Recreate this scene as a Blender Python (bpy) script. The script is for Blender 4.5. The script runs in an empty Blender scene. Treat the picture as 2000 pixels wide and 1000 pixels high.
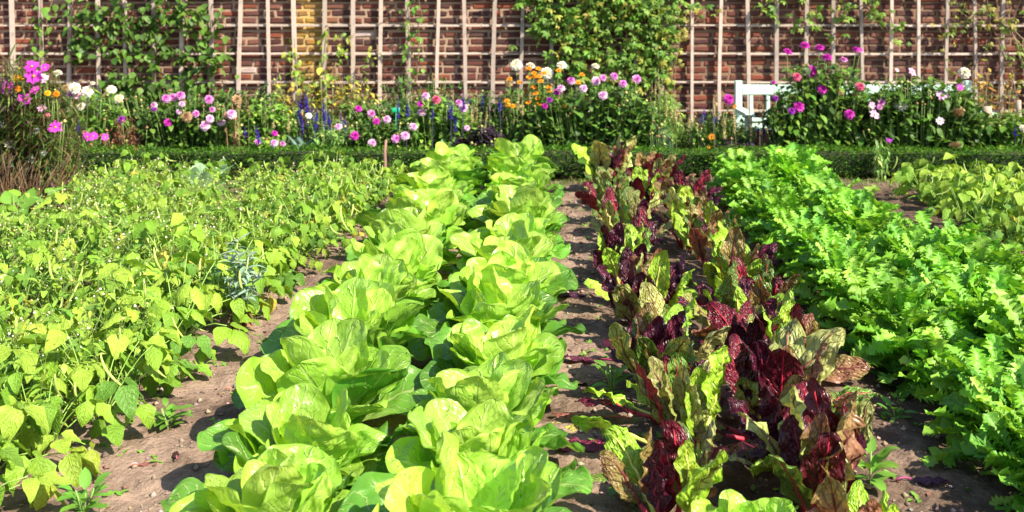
import bpy, math
import numpy as np

R = math.radians
rng = np.random.default_rng(7)
scene = bpy.context.scene
col = scene.collection

# ------------------------------------------------------------------ view frame
FPX, PX, PY, CAMZ = 2100.0, 1060.0, 4.0, 1.40


def P(px, py, Y):
    """photo measurement -> world point at distance Y"""
    return np.array([(px - PX) * Y / FPX, Y, CAMZ - (py - PY) * Y / FPX])


def G(px, py):
    """photo measurement of a spot on the ground -> (X, Y)"""
    Y = FPX * CAMZ / (py - PY)
    return (px - PX) * Y / FPX, Y


def U(a, b):
    return float(rng.uniform(a, b))


ORD = ("first second third fourth fifth sixth seventh eighth ninth tenth eleventh twelfth thirteenth fourteenth "
       "fifteenth sixteenth seventeenth eighteenth nineteenth twentieth").split() + \
      ["twenty-" + w for w in "first second third fourth fifth sixth seventh eighth ninth".split()]


# ------------------------------------------------------------------ materials
def nodes_of(name):
    m = bpy.data.materials.new(name)
    m.use_nodes = True
    nt = m.node_tree
    nt.nodes.clear()
    out = nt.nodes.new("ShaderNodeOutputMaterial")
    return m, nt, out


def N(nt, t, **kw):
    n = nt.nodes.new(t)
    for k, v in kw.items():
        setattr(n, k, v)
    return n


def math_n(nt, op, a, b=None, c=None):
    n = N(nt, "ShaderNodeMath", operation=op)
    for i, x in enumerate((a, b, c)):
        if x is None:
            continue
        if isinstance(x, (int, float)):
            n.inputs[i].default_value = x
        else:
            nt.links.new(x, n.inputs[i])
    return n.outputs[0]


def mix_n(nt, fac, a, b, blend="MIX"):
    n = N(nt, "ShaderNodeMix", data_type="RGBA", blend_type=blend)
    for s, x in ((n.inputs[0], fac), (n.inputs[6], a), (n.inputs[7], b)):
        if isinstance(x, (int, float)):
            s.default_value = x
        elif isinstance(x, tuple):
            s.default_value = (*x, 1)
        else:
            nt.links.new(x, s)
    return n.outputs[2]


def ramp_n(nt, x, a, b, smooth=True):
    n = N(nt, "ShaderNodeMapRange", interpolation_type="SMOOTHSTEP" if smooth else "LINEAR")
    nt.links.new(x, n.inputs[0])
    n.inputs[1].default_value = a
    n.inputs[2].default_value = b
    return n.outputs[0]


def noise_n(nt, vec, scale, detail=3, rough=.55):
    n = N(nt, "ShaderNodeTexNoise")
    n.inputs["Scale"].default_value = scale
    n.inputs["Detail"].default_value = detail
    n.inputs["Roughness"].default_value = rough
    if vec is not None:
        nt.links.new(vec, n.inputs["Vector"])
    return n


def leaf_mat(name, transl=.35, rough=.45, spec=.4, nvein=7, vein=.35, vslant=.9, bump=.3, savoy=0.0, savoy_scale=9,
             hue_var=.12, tint=(1.15, 1.1, .55), mott=.25, vw=.05):
    m, nt, out = nodes_of(name)
    L = nt.links.new
    c = N(nt, "ShaderNodeAttribute", attribute_name="Col").outputs["Color"]
    vc = N(nt, "ShaderNodeAttribute", attribute_name="VCol").outputs["Color"]
    lp = N(nt, "ShaderNodeAttribute", attribute_name="lp").outputs["Vector"]
    sp = N(nt, "ShaderNodeSeparateXYZ")
    L(lp, sp.inputs[0])
    u, v, rr = sp.outputs
    au = math_n(nt, "ABSOLUTE", u)
    geo = N(nt, "ShaderNodeNewGeometry").outputs["Position"]
    nz = noise_n(nt, geo, 28, 4)
    # midrib and side veins
    mid = ramp_n(nt, au, .075, .02)
    wob = math_n(nt, "MULTIPLY_ADD", nz.outputs["Fac"], .16, v)
    ph = math_n(nt, "MULTIPLY_ADD", au, -vslant / 3.0, wob)
    fr = math_n(nt, "FRACT", math_n(nt, "MULTIPLY", ph, nvein))
    tri = math_n(nt, "ABSOLUTE", math_n(nt, "SUBTRACT", fr, .5))
    side = ramp_n(nt, tri, vw + .07, vw * .4)
    side = math_n(nt, "MULTIPLY", side, ramp_n(nt, au, 1.0, .5))
    veins = math_n(nt, "MAXIMUM", mid, math_n(nt, "MULTIPLY", side, .75))
    # blotchy tone
    blot = noise_n(nt, geo, 9, 5)
    tone = math_n(nt, "MULTIPLY_ADD", blot.outputs["Fac"], 2 * mott, 1 - mott)
    fine = math_n(nt, "MULTIPLY_ADD", nz.outputs["Fac"], mott, 1 - mott * .5)
    obj = N(nt, "ShaderNodeObjectInfo").outputs["Random"]
    ov = math_n(nt, "MULTIPLY_ADD", obj, hue_var * 2, 1 - hue_var)
    tone = math_n(nt, "MULTIPLY", math_n(nt, "MULTIPLY", tone, fine), ov)
    base = mix_n(nt, math_n(nt, "MULTIPLY", veins, vein), c, vc)
    comb = N(nt, "ShaderNodeCombineXYZ")
    for i in range(3):
        L(tone, comb.inputs[i])
    base = mix_n(nt, 1.0, base, comb.outputs[0], "MULTIPLY")
    # relief
    h = math_n(nt, "MULTIPLY", veins, -.6)
    if savoy:
        sc = N(nt, "ShaderNodeVectorMath", operation="MULTIPLY")
        sc.inputs[1].default_value = (savoy_scale * .5, savoy_scale, 37.0)
        L(lp, sc.inputs[0])
        vo = N(nt, "ShaderNodeTexVoronoi", feature="SMOOTH_F1")
        vo.inputs["Scale"].default_value = 1.0
        vo.inputs["Smoothness"].default_value = .6
        L(sc.outputs[0], vo.inputs["Vector"])
        h = math_n(nt, "MULTIPLY_ADD", vo.outputs["Distance"], -1.6 * savoy, h)
    h = math_n(nt, "MULTIPLY_ADD", nz.outputs["Fac"], .5, h)
    bp = N(nt, "ShaderNodeBump")
    bp.inputs["Strength"].default_value = bump
    bp.inputs["Distance"].default_value = .006
    L(h, bp.inputs["Height"])
    pr = N(nt, "ShaderNodeBsdfPrincipled")
    L(base, pr.inputs["Base Color"])
    pr.inputs["Roughness"].default_value = rough
    pr.inputs["Specular IOR Level"].default_value = spec
    L(bp.outputs[0], pr.inputs["Normal"])
    if transl > 0:
        tr = N(nt, "ShaderNodeBsdfTranslucent")
        tc = mix_n(nt, 1.0, base, tint, "MULTIPLY")
        L(tc, tr.inputs["Color"])
        L(bp.outputs[0], tr.inputs["Normal"])
        mx = N(nt, "ShaderNodeMixShader")
        mx.inputs[0].default_value = transl
        L(pr.outputs[0], mx.inputs[1])
        L(tr.outputs[0], mx.inputs[2])
        L(mx.outputs[0], out.inputs[0])
    else:
        L(pr.outputs[0], out.inputs[0])
    return m


def plain_mat(name, scale=40, var=.35, rough=.7, bump=.3, bdist=.004, stretch=(1, 1, 1), attr=True, color=(.5, .5, .5), dirt=None):
    m, nt, out = nodes_of(name)
    L = nt.links.new
    geo = N(nt, "ShaderNodeNewGeometry").outputs["Position"]
    sc = N(nt, "ShaderNodeVectorMath", operation="MULTIPLY")
    sc.inputs[1].default_value = stretch
    L(geo, sc.inputs[0])
    nz = noise_n(nt, sc.outputs[0], scale, 6, .6)
    c = N(nt, "ShaderNodeAttribute", attribute_name="Col").outputs["Color"] if attr else color
    tone = math_n(nt, "MULTIPLY_ADD", nz.outputs["Fac"], 2 * var, 1 - var)
    comb = N(nt, "ShaderNodeCombineXYZ")
    for i in range(3):
        L(tone, comb.inputs[i])
    base = mix_n(nt, 1.0, c, comb.outputs[0], "MULTIPLY")
    if dirt:
        n2 = noise_n(nt, geo, 7, 6, .65)
        base = mix_n(nt, math_n(nt, "MULTIPLY", ramp_n(nt, n2.outputs["Fac"], .5, .72), dirt[3]), base, dirt[:3])
    bp = N(nt, "ShaderNodeBump")
    bp.inputs["Strength"].default_value = bump
    bp.inputs["Distance"].default_value = bdist
    L(nz.outputs["Fac"], bp.inputs["Height"])
    pr = N(nt, "ShaderNodeBsdfPrincipled")
    L(base, pr.inputs["Base Color"])
    pr.inputs["Roughness"].default_value = rough
    L(bp.outputs[0], pr.inputs["Normal"])
    L(pr.outputs[0], out.inputs[0])
    return m


def soil_mat():
    m, nt, out = nodes_of("garden_soil")
    L = nt.links.new
    geo = N(nt, "ShaderNodeNewGeometry").outputs["Position"]
    big = noise_n(nt, geo, 2.2, 5, .6)
    medn = noise_n(nt, geo, 17, 6, .65)
    fine = noise_n(nt, geo, 120, 5, .7)
    sp = N(nt, "ShaderNodeSeparateXYZ")
    L(geo, sp.inputs[0])
    dry = math_n(nt, "MULTIPLY_ADD", big.outputs["Fac"], 1.0, math_n(nt, "MULTIPLY", medn.outputs["Fac"], .55))
    damp_shade = ramp_n(nt, sp.outputs[0], -.3, .9)         # right-hand paths darker: damp earth plus partial shadow put into the colour
    dry = math_n(nt, "MULTIPLY_ADD", damp_shade, -.16, dry)
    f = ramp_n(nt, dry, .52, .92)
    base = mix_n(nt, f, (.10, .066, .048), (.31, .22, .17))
    grain = math_n(nt, "MULTIPLY_ADD", fine.outputs["Fac"], 1.1, .45)
    comb = N(nt, "ShaderNodeCombineXYZ")
    for i in range(3):
        L(grain, comb.inputs[i])
    base = mix_n(nt, 1.0, base, comb.outputs[0], "MULTIPLY")
    vo = N(nt, "ShaderNodeTexVoronoi")
    vo.inputs["Scale"].default_value = 60
    L(geo, vo.inputs["Vector"])
    h = math_n(nt, "MULTIPLY_ADD", fine.outputs["Fac"], .6, math_n(nt, "MULTIPLY", medn.outputs["Fac"], 1.2))
    h = math_n(nt, "MULTIPLY_ADD", vo.outputs["Distance"], -.5, h)
    bp = N(nt, "ShaderNodeBump")
    bp.inputs["Strength"].default_value = .9
    bp.inputs["Distance"].default_value = .012
    L(h, bp.inputs["Height"])
    pr = N(nt, "ShaderNodeBsdfPrincipled")
    L(base, pr.inputs["Base Color"])
    pr.inputs["Roughness"].default_value = .92
    pr.inputs["Specular IOR Level"].default_value = .15
    L(bp.outputs[0], pr.inputs["Normal"])
    L(pr.outputs[0], out.inputs[0])
    return m


M = {
    "lettuce": leaf_mat("lettuce_leaf", transl=.36, rough=.33, spec=.75, nvein=8, vein=.42, bump=.75, savoy=.4, savoy_scale=13, mott=.26, vw=.05,
                        tint=(1.25, 1.15, .45), hue_var=.12),
    "chard": leaf_mat("chard_leaf", transl=.22, rough=.34, spec=.55, nvein=6, vein=.8, bump=1.0, savoy=.9, savoy_scale=15, mott=.3, vw=.05,
                      tint=(1.3, 1.0, .6), hue_var=.1),
    "mizuna": leaf_mat("mizuna_leaf", transl=.34, rough=.45, nvein=6, vein=.4, bump=.3, mott=.2, hue_var=.12, tint=(1.2, 1.15, .5)),
    "bean": leaf_mat("bean_leaf", transl=.32, rough=.5, nvein=6, vein=.4, bump=.8, savoy=.4, savoy_scale=12, mott=.34, hue_var=.15),
    "leaf": leaf_mat("garden_leaf", transl=.28, rough=.5, nvein=5, vein=.25, bump=.25, mott=.25, hue_var=.1),
    "petal": leaf_mat("petal", transl=.3, rough=.6, spec=.2, nvein=3, vein=0, bump=.1, mott=.12, hue_var=.05, tint=(1.05, 1.0, 1.0)),
    "stem": plain_mat("green_stem", scale=60, var=.2, rough=.55, bump=.1),
    "bark": plain_mat("vine_bark", scale=50, var=.4, rough=.85, bump=.5),
    "lath": plain_mat("weathered_white_lath", scale=22, var=.28, rough=.8, bump=.4, bdist=.002, stretch=(3, 3, 1), dirt=(.2, .17, .15, .6)),
    "paint": plain_mat("pale_mint_paint", scale=30, var=.06, rough=.45, bump=.08, dirt=(.4, .47, .4, .3)),
    "post": plain_mat("weathered_post_wood", scale=30, var=.35, rough=.85, bump=.5, stretch=(4, 4, .6), dirt=(.12, .09, .07, .6)),
    "brick": plain_mat("fired_brick", scale=45, var=.5, rough=.85, bump=.7, bdist=.004, dirt=(.09, .05, .045, .55)),
    "mortar": plain_mat("lime_mortar", scale=60, var=.35, rough=.95, bump=.8, bdist=.006, attr=True, dirt=(.2, .13, .1, .5)),
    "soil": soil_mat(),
    "clod": plain_mat("soil_clod", scale=60, var=.5, rough=.95, bump=.7),
    "plastic": plain_mat("green_plastic", scale=30, var=.08, rough=.35, bump=.02),
}


# ------------------------------------------------------------------ mesh builder
class MB:
    def __init__(s):
        s.v, s.q, s.c, s.vc, s.lp, s.n = [], [], [], [], [], 0

    def add(s, v, q, c, vc=None, lp=None):
        v = np.asarray(v, float).reshape(-1, 3)
        k = len(v)
        c = np.broadcast_to(np.asarray(c, float), (k, 3))
        vc = c if vc is None else np.broadcast_to(np.asarray(vc, float), (k, 3))
        lp = np.zeros((k, 3)) + (.5, .5, 0) if lp is None else lp
        s.v.append(v)
        s.q.append(np.asarray(q, int).reshape(-1, 4) + s.n)
        s.c.append(c)
        s.vc.append(vc)
        s.lp.append(lp)
        s.n += k

    def tube(s, pts, r, c, seg=5):
        pts = np.asarray(pts, float)
        n = len(pts)
        r = np.broadcast_to(np.asarray(r, float), (n,))
        t = np.gradient(pts, axis=0)
        t /= np.linalg.norm(t, axis=1, keepdims=True) + 1e-9
        ref = np.array([0, 0, 1.]) if abs(t[:, 2]).mean() < .8 else np.array([1., 0, 0])
        a = np.cross(t, ref)
        a /= np.linalg.norm(a, axis=1, keepdims=True) + 1e-9
        b = np.cross(t, a)
        an = np.arange(seg) * 2 * math.pi / seg
        v = pts[:, None] + r[:, None, None] * (np.cos(an)[None, :, None] * a[:, None] + np.sin(an)[None, :, None] * b[:, None])
        i, j = np.meshgrid(np.arange(n - 1), np.arange(seg), indexing="ij")
        q = np.stack([i * seg + j, i * seg + (j + 1) % seg, (i + 1) * seg + (j + 1) % seg, (i + 1) * seg + j], -1).reshape(-1, 4)
        v = v.reshape(-1, 3)
        caps = []
        if seg == 4:
            caps = [[3, 2, 1, 0], [(n - 1) * seg + k for k in range(4)]]
        elif seg > 4:
            v = np.vstack([v, pts[:1], pts[-1:]])
            c0, c1 = n * seg, n * seg + 1
            for k in range(seg):
                caps.append([c0, (k + 1) % seg, k, k])
                caps.append([c1, (n - 1) * seg + k, (n - 1) * seg + (k + 1) % seg, (n - 1) * seg + (k + 1) % seg])
        if caps:
            q = np.vstack([q, caps])
        s.add(v, q, c)

    def box(s, lo, hi, c, ch=0.0, jit=0.0, front=False):
        """box with a chamfered front (-Y) face when ch > 0"""
        (x0, y0, z0), (x1, y1, z1) = lo, hi
        j = lambda: U(-jit, jit) if jit else 0.0
        v = [[x0, y1, z0], [x1, y1, z0], [x1, y1, z1], [x0, y1, z1],
             [x0 + j(), y0 + ch, z0 + j()], [x1 + j(), y0 + ch, z0 + j()], [x1 + j(), y0 + ch, z1 + j()], [x0 + j(), y0 + ch, z1 + j()]]
        q = [[0, 1, 5, 4], [1, 2, 6, 5], [2, 3, 7, 6], [3, 0, 4, 7], [3, 2, 1, 0]]
        if ch > 0:
            f = [[a[0] + ch * sx, y0 + j() * .5, a[2] + ch * sz] for a, sx, sz in
                 ((v[4], 1, 1), (v[5], -1, 1), (v[6], -1, -1), (v[7], 1, -1))]
            v += f
            q += [[4, 5, 9, 8], [5, 6, 10, 9], [6, 7, 11, 10], [7, 4, 8, 11], [8, 9, 10, 11]]
        else:
            q += [[4, 5, 6, 7]]
        s.add(v, q, c)

    def build(s, name, mat, parent=None, smooth=True, origin=None):
        v = np.concatenate(s.v)
        if origin is not None:
            v = v - np.asarray(origin)
        q = np.concatenate(s.q)
        me = bpy.data.meshes.new(name)
        tri = q[:, 2] == q[:, 3]
        cnt = np.where(tri, 3, 4)
        start = np.concatenate([[0], np.cumsum(cnt)[:-1]])
        flat = q.reshape(-1)
        keep = np.ones((len(q), 4), bool)
        keep[tri, 3] = False
        flat = flat[keep.reshape(-1)]
        me.vertices.add(len(v))
        me.vertices.foreach_set("co", v.reshape(-1).astype(np.float32))
        me.loops.add(len(flat))
        me.loops.foreach_set("vertex_index", flat.astype(np.int32))
        me.polygons.add(len(q))
        me.polygons.foreach_set("loop_start", start.astype(np.int32))
        me.polygons.foreach_set("use_smooth", np.full(len(q), smooth))
        for nm, arr in (("Col", s.c), ("VCol", s.vc)):
            a = me.attributes.new(nm, "FLOAT_COLOR", "POINT")
            arr = np.concatenate(arr)
            a.data.foreach_set("color", np.hstack([arr, np.ones((len(arr), 1))]).reshape(-1).astype(np.float32))
        a = me.attributes.new("lp", "FLOAT_VECTOR", "POINT")
        a.data.foreach_set("vector", np.concatenate(s.lp).reshape(-1).astype(np.float32))
        me.update(calc_edges=True)
        me.validate()
        me.materials.append(M[mat] if isinstance(mat, str) else mat)
        o = bpy.data.objects.new(name, me)
        col.objects.link(o)
        if parent is not None:
            o.parent = parent
        return o


def tag(o, label, cat, group=None, kind=None):
    o["label"] = label
    o["category"] = cat
    if group:
        o["group"] = group
    if kind:
        o["kind"] = kind
    return o


def thing(name, label, cat, loc=(0, 0, 0), rz=0.0, group=None, scale=1.0):
    o = bpy.data.objects.new(name, None)
    o.empty_display_size = .05
    col.objects.link(o)
    o.location = loc
    o.rotation_euler = (0, 0, rz)
    o.scale = (scale,) * 3
    return tag(o, label, cat, group)


KIDS = {}


def kids(root):
    return KIDS.setdefault(root.name, [c for c in bpy.data.objects if c.parent == root])


def dup(root, loc, rz, scale, label, group=None):
    r = root.copy()
    col.objects.link(r)
    r.location, r.rotation_euler, r.scale = loc, (0, 0, rz), (scale,) * 3
    r["label"] = label
    if group:
        r["group"] = group
    for ch in kids(root):
        c = ch.copy()
        col.objects.link(c)
        c.parent = r
        for g in kids(ch):
            d = g.copy()
            col.objects.link(d)
            d.parent = c
    return r


# ------------------------------------------------------------------ leaves
def sh_spoon(v):
    b = .2 + .8 * np.sin(np.clip(v / .64, 0, 1) * math.pi / 2) ** 1.35
    t = np.sqrt(np.clip(1 - (np.clip(v - .50, 0, 1) / .50) ** 2.3, 0, 1))
    return b * t


def sh_oval(v):
    return np.sin(np.pi * np.clip(v, 0, 1) ** .8) ** .75 + .0


def sh_chard(v):
    return np.clip(np.minimum(1, v / .3) ** .75, 0, 1) * np.cos(np.clip((v - .4) / .6, 0, 1) * math.pi / 2) ** .5


def sh_heart(v):
    return np.where(v < .3, (v / .3) ** .42, np.clip((1 - v) / .7, 0, 1) ** .72)


def sh_lance(v):
    return np.sin(np.pi * np.clip(v, 0, 1) ** .7) ** 1.1


def sh_petal(v):
    return (.25 + .75 * np.clip(v / .7, 0, 1)) * np.sqrt(np.clip(1 - np.clip((v - .7) / .3, 0, 1) ** 2, 0, 1))


def leaf(nu, nv, L, W, shape, pitch, bend, cup=.4, ruf=0.0, rufn=2.5, az=0.0, base=(0, 0, 0), twist=0.0, lobes=None, bpow=1.0, side=0.0, crinkle=0.0, tipcurl=0.0, pucker=0.0, tipdense=False):
    """curved leaf sheet; returns verts, quads, lp. pitch/bend in degrees."""
    u = np.linspace(-1, 1, nu)
    v = np.linspace(0, 1, nv)
    if tipdense:
        v = np.sin(v * math.pi / 2) ** 1.05
    th = np.radians(pitch) + np.radians(bend) * v ** bpow + np.radians(tipcurl) * np.clip((v - .75) / .25, 0, 1) ** 2
    dv = L * np.diff(v)
    r = np.concatenate([[0], np.cumsum(np.cos((th[1:] + th[:-1]) / 2) * dv)])
    z = np.concatenate([[0], np.cumsum(np.sin((th[1:] + th[:-1]) / 2) * dv)])
    lat = side * L * v ** 2
    w = W / 2 * np.maximum(shape(v), .012)
    if lobes is not None:
        w = w * lobes
    c = max(abs(cup), .02)
    ang = u[None, :] * c
    x = w[:, None] * np.sin(ang) / c
    n = np.sign(cup) * w[:, None] * (1 - np.cos(ang)) / c
    if ruf:
        p = rng.uniform(0, 6.28, 4)
        sgn = np.where(u < 0, 0, 1)
        wave = np.sin(2 * np.pi * rufn * v[:, None] + p[sgn][None, :]) + .5 * np.sin(2 * np.pi * rufn * 2.3 * v[:, None] + p[2 + sgn][None, :])
        n = n + ruf * W * np.abs(u)[None, :] ** 2 * wave * (np.minimum(1, v * 3) * np.clip(w / W * 2.5, 0, 1))[:, None]
    if pucker:
        for _ in range(6):
            fu, fv, p = U(1.5, 5), U(9, 26), U(0, 6.28)
            n = n + pucker * W * .5 * np.sin(fu * u[None, :] * (1 if U(0, 1) > .5 else -1) + fv * v[:, None] + p) * np.cos(fu * 1.7 * u[None, :] + p * 2) * (np.minimum(1, v * 4) * np.clip(w / W * 2.5, 0, 1))[:, None]
    if crinkle:
        n = n + crinkle * W * rng.normal(0, 1, n.shape) * np.minimum(1, v * 3)[:, None]
    if twist:
        tw = np.radians(twist) * v[:, None]
        x, n = x * np.cos(tw) - n * np.sin(tw), x * np.sin(tw) + n * np.cos(tw)
    rr = r[:, None] - n * np.sin(th)[:, None]
    zz = z[:, None] + n * np.cos(th)[:, None]
    xx = x + lat[:, None]
    ca, sa = math.cos(az), math.sin(az)
    V = np.stack([rr * ca - xx * sa + base[0], rr * sa + xx * ca + base[1], zz + base[2]], -1).reshape(-1, 3)
    i, j = np.meshgrid(np.arange(nv - 1), np.arange(nu - 1), indexing="ij")
    q = np.stack([i * nu + j, i * nu + j + 1, (i + 1) * nu + j + 1, (i + 1) * nu + j], -1).reshape(-1, 4)
    lp = np.stack([np.broadcast_to(u[None, :], (nv, nu)), np.broadcast_to(v[:, None], (nv, nu)), np.full((nv, nu), U(0, 1))], -1).reshape(-1, 3)
    return V, q, lp


def gridq(nu, nv):
    i, j = np.meshgrid(np.arange(nv - 1), np.arange(nu - 1), indexing="ij")
    return np.stack([i * nu + j, i * nu + j + 1, (i + 1) * nu + j + 1, (i + 1) * nu + j], -1).reshape(-1, 4)


def templates(k, nu, nv, W, shape, bend=(-60, -10), cup=(.2, .7), ruf=.03, lob=None, pucker=0.0):
    T = []
    for _ in range(k):
        lobes = lob(nv) if lob else None
        T.append(leaf(nu, nv, 1.0, W * U(.85, 1.15), shape, 0, U(*bend), U(*cup), ruf, U(1.5, 3), lobes=lobes, side=U(-.12, .12), pucker=pucker))
    return T


def scatter(mb, T, pos, az, pitch, size, cols, vcol=None, roll=None):
    """many small leaves at once: T templates, arrays pos (n,3), az, pitch (rad), size, cols (n,3)"""
    pos = np.asarray(pos, float)
    n = len(pos)
    if n == 0:
        return
    az, pitch, size = (np.broadcast_to(np.asarray(a, float), (n,)) for a in (az, pitch, size))
    roll = np.zeros(n) if roll is None else np.broadcast_to(roll, (n,))
    cols = np.broadcast_to(np.asarray(cols, float), (n, 3))
    which = rng.integers(0, len(T), n)
    for t, (V, q, lp) in enumerate(T):
        s = np.where(which == t)[0]
        if len(s) == 0:
            continue
        x, y, z = (V[None, :, i] * size[s, None] for i in range(3))
        cr, sr = np.cos(roll[s])[:, None], np.sin(roll[s])[:, None]
        y, z = y * cr - z * sr, y * sr + z * cr
        cp, sp_ = np.cos(pitch[s])[:, None], np.sin(pitch[s])[:, None]
        x, z = x * cp - z * sp_, x * sp_ + z * cp
        ca, sa = np.cos(az[s])[:, None], np.sin(az[s])[:, None]
        x, y = x * ca - y * sa, x * sa + y * ca
        W = np.stack([x, y, z], -1) + pos[s][:, None, :]
        k = V.shape[0]
        Q = (q[None] + (np.arange(len(s)) * k)[:, None, None]).reshape(-1, 4)
        cc = np.repeat(cols[s], k, 0)
        lpp = np.tile(lp, (len(s), 1)).copy()
        lpp[:, 2] = np.repeat(rng.uniform(0, 1, len(s)), k)
        mb.add(W.reshape(-1, 3), Q, cc, np.clip(cc * 1.5 + .02, 0, 1) if vcol is None else vcol, lpp)


def pick(cols, n, jit=.15):
    cols = np.asarray(cols, float)
    c = cols[rng.integers(0, len(cols), n)]
    f = rng.uniform(1 - jit, 1 + jit, (n, 1))
    g = rng.uniform(1 - jit * .6, 1 + jit * .6, (n, 3))
    return np.clip(c * f * g, 0, 1)


T_oval = templates(5, 3, 6, .55, sh_oval)
T_lance = templates(5, 3, 6, .3, sh_lance, bend=(-80, -10))
T_round = templates(5, 5, 6, .85, sh_heart, bend=(-50, 0), cup=(.1, .6))
T_heart = templates(9, 7, 9, .78, sh_heart, bend=(-75, 0), cup=(-.7, .7), ruf=.06, pucker=.03)
T_card = templates(3, 3, 3, .6, sh_oval, bend=(-30, 10), ruf=0)
T_petal = templates(4, 3, 4, .62, sh_petal, bend=(-30, 25), cup=(.1, .5), ruf=.02)
T_ivy = templates(5, 3, 6, .42, sh_lance, bend=(-60, -10))


def curve3(a, b, sag, n=6):
    a, b = np.asarray(a, float), np.asarray(b, float)
    t = np.linspace(0, 1, n)[:, None]
    m = (a + b) / 2 + np.asarray(sag, float)
    return (1 - t) ** 2 * a + 2 * t * (1 - t) * m + t ** 2 * b


# ================================================================== SETTING
def vnoise(x, y, s, seed):
    """cheap smooth value noise"""
    r = np.random.default_rng(seed)
    tab = r.uniform(-1, 1, (64, 64))
    xi, yi = x / s, y / s
    i, j = np.floor(xi).astype(int), np.floor(yi).astype(int)
    fx, fy = xi - i, yi - j
    fx, fy = fx * fx * (3 - 2 * fx), fy * fy * (3 - 2 * fy)
    g = lambda a, b: tab[a % 64, b % 64]
    return (g(i, j) * (1 - fx) + g(i + 1, j) * fx) * (1 - fy) + (g(i, j + 1) * (1 - fx) + g(i + 1, j + 1) * fx) * fy


def ground_z(x, y):
    z = .018 * vnoise(x, y, .45, 1) + .010 * vnoise(x, y, .13, 2) + .010 * vnoise(x, y, .05, 3) + .006 * vnoise(x, y, .028, 4)
    d = np.maximum(np.abs(x) - 6, 0) + np.maximum(np.abs(y - 6) - 6, 0)
    return z * np.clip(1 - d / 3, 0, 1) - .012


def build_ground():
    xs = np.concatenate([[-90, -50, -25, -12, -8, -6], np.arange(-5, -1.6, .05), np.arange(-1.6, 2.4, .016), np.arange(2.4, 5, .04), [6, 8, 12, 25, 50, 90]])
    ys = np.concatenate([[-90, -40, -15, -5, 0, 1.5], np.arange(2.2, 5.5, .016), np.arange(5.5, 8.6, .03), np.arange(8.6, 11, .2), [12, 15, 25, 50, 90]])
    X, Y = np.meshgrid(xs, ys)
    V = np.stack([X, Y, ground_z(X, Y)], -1).reshape(-1, 3)
    mb = MB()
    mb.add(V, gridq(len(xs), len(ys)), (.3, .2, .16))
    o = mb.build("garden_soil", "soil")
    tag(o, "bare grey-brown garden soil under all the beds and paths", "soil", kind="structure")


build_ground()

# clods and small stones on the paths: uncountable
mb = MB()
n = 7500
ico = np.array([[1, 0, 0], [-1, 0, 0], [0, 1, 0], [0, -1, 0], [0, 0, 1], [0, 0, -1]], float)
icoq = np.array([[0, 2, 4, 4], [2, 1, 4, 4], [1, 3, 4, 4], [3, 0, 4, 4], [2, 0, 5, 5], [1, 2, 5, 5], [3, 1, 5, 5], [0, 3, 5, 5]])
band = rng.integers(0, 4, n)
yy = 2.3 + 6 * rng.uniform(0, 1, n) ** 1.5
xx = np.where(band == 0, rng.uniform(-1.5, -.8, n), np.where(band == 1, rng.uniform(.1, .4, n), np.where(band == 2, rng.uniform(.9, 1.4, n), rng.uniform(.4, .9, n))))
sz = .002 + .013 * rng.uniform(0, 1, n) ** 5
V = ico[None] * (sz[:, None, None] * rng.uniform(.6, 1.4, (n, 6, 1))) * np.array([1, 1, .7])
V = V + np.stack([xx, yy, ground_z(xx, yy) + sz * .3], -1)[:, None]
cc = pick([(.3, .21, .17), (.16, .1, .08), (.27, .215, .185)], n, .3)
mb.add(V.reshape(-1, 3), (icoq[None] + (np.arange(n) * 6)[:, None, None]).reshape(-1, 4), np.repeat(cc, 6, 0))
tag(mb.build("soil_clods", "clod"), "small crumbs and clods of earth lying on the bare paths", "gravel", kind="stuff")


# ------------------------------------------------------------------ brick wall
WY = 10.5


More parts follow.
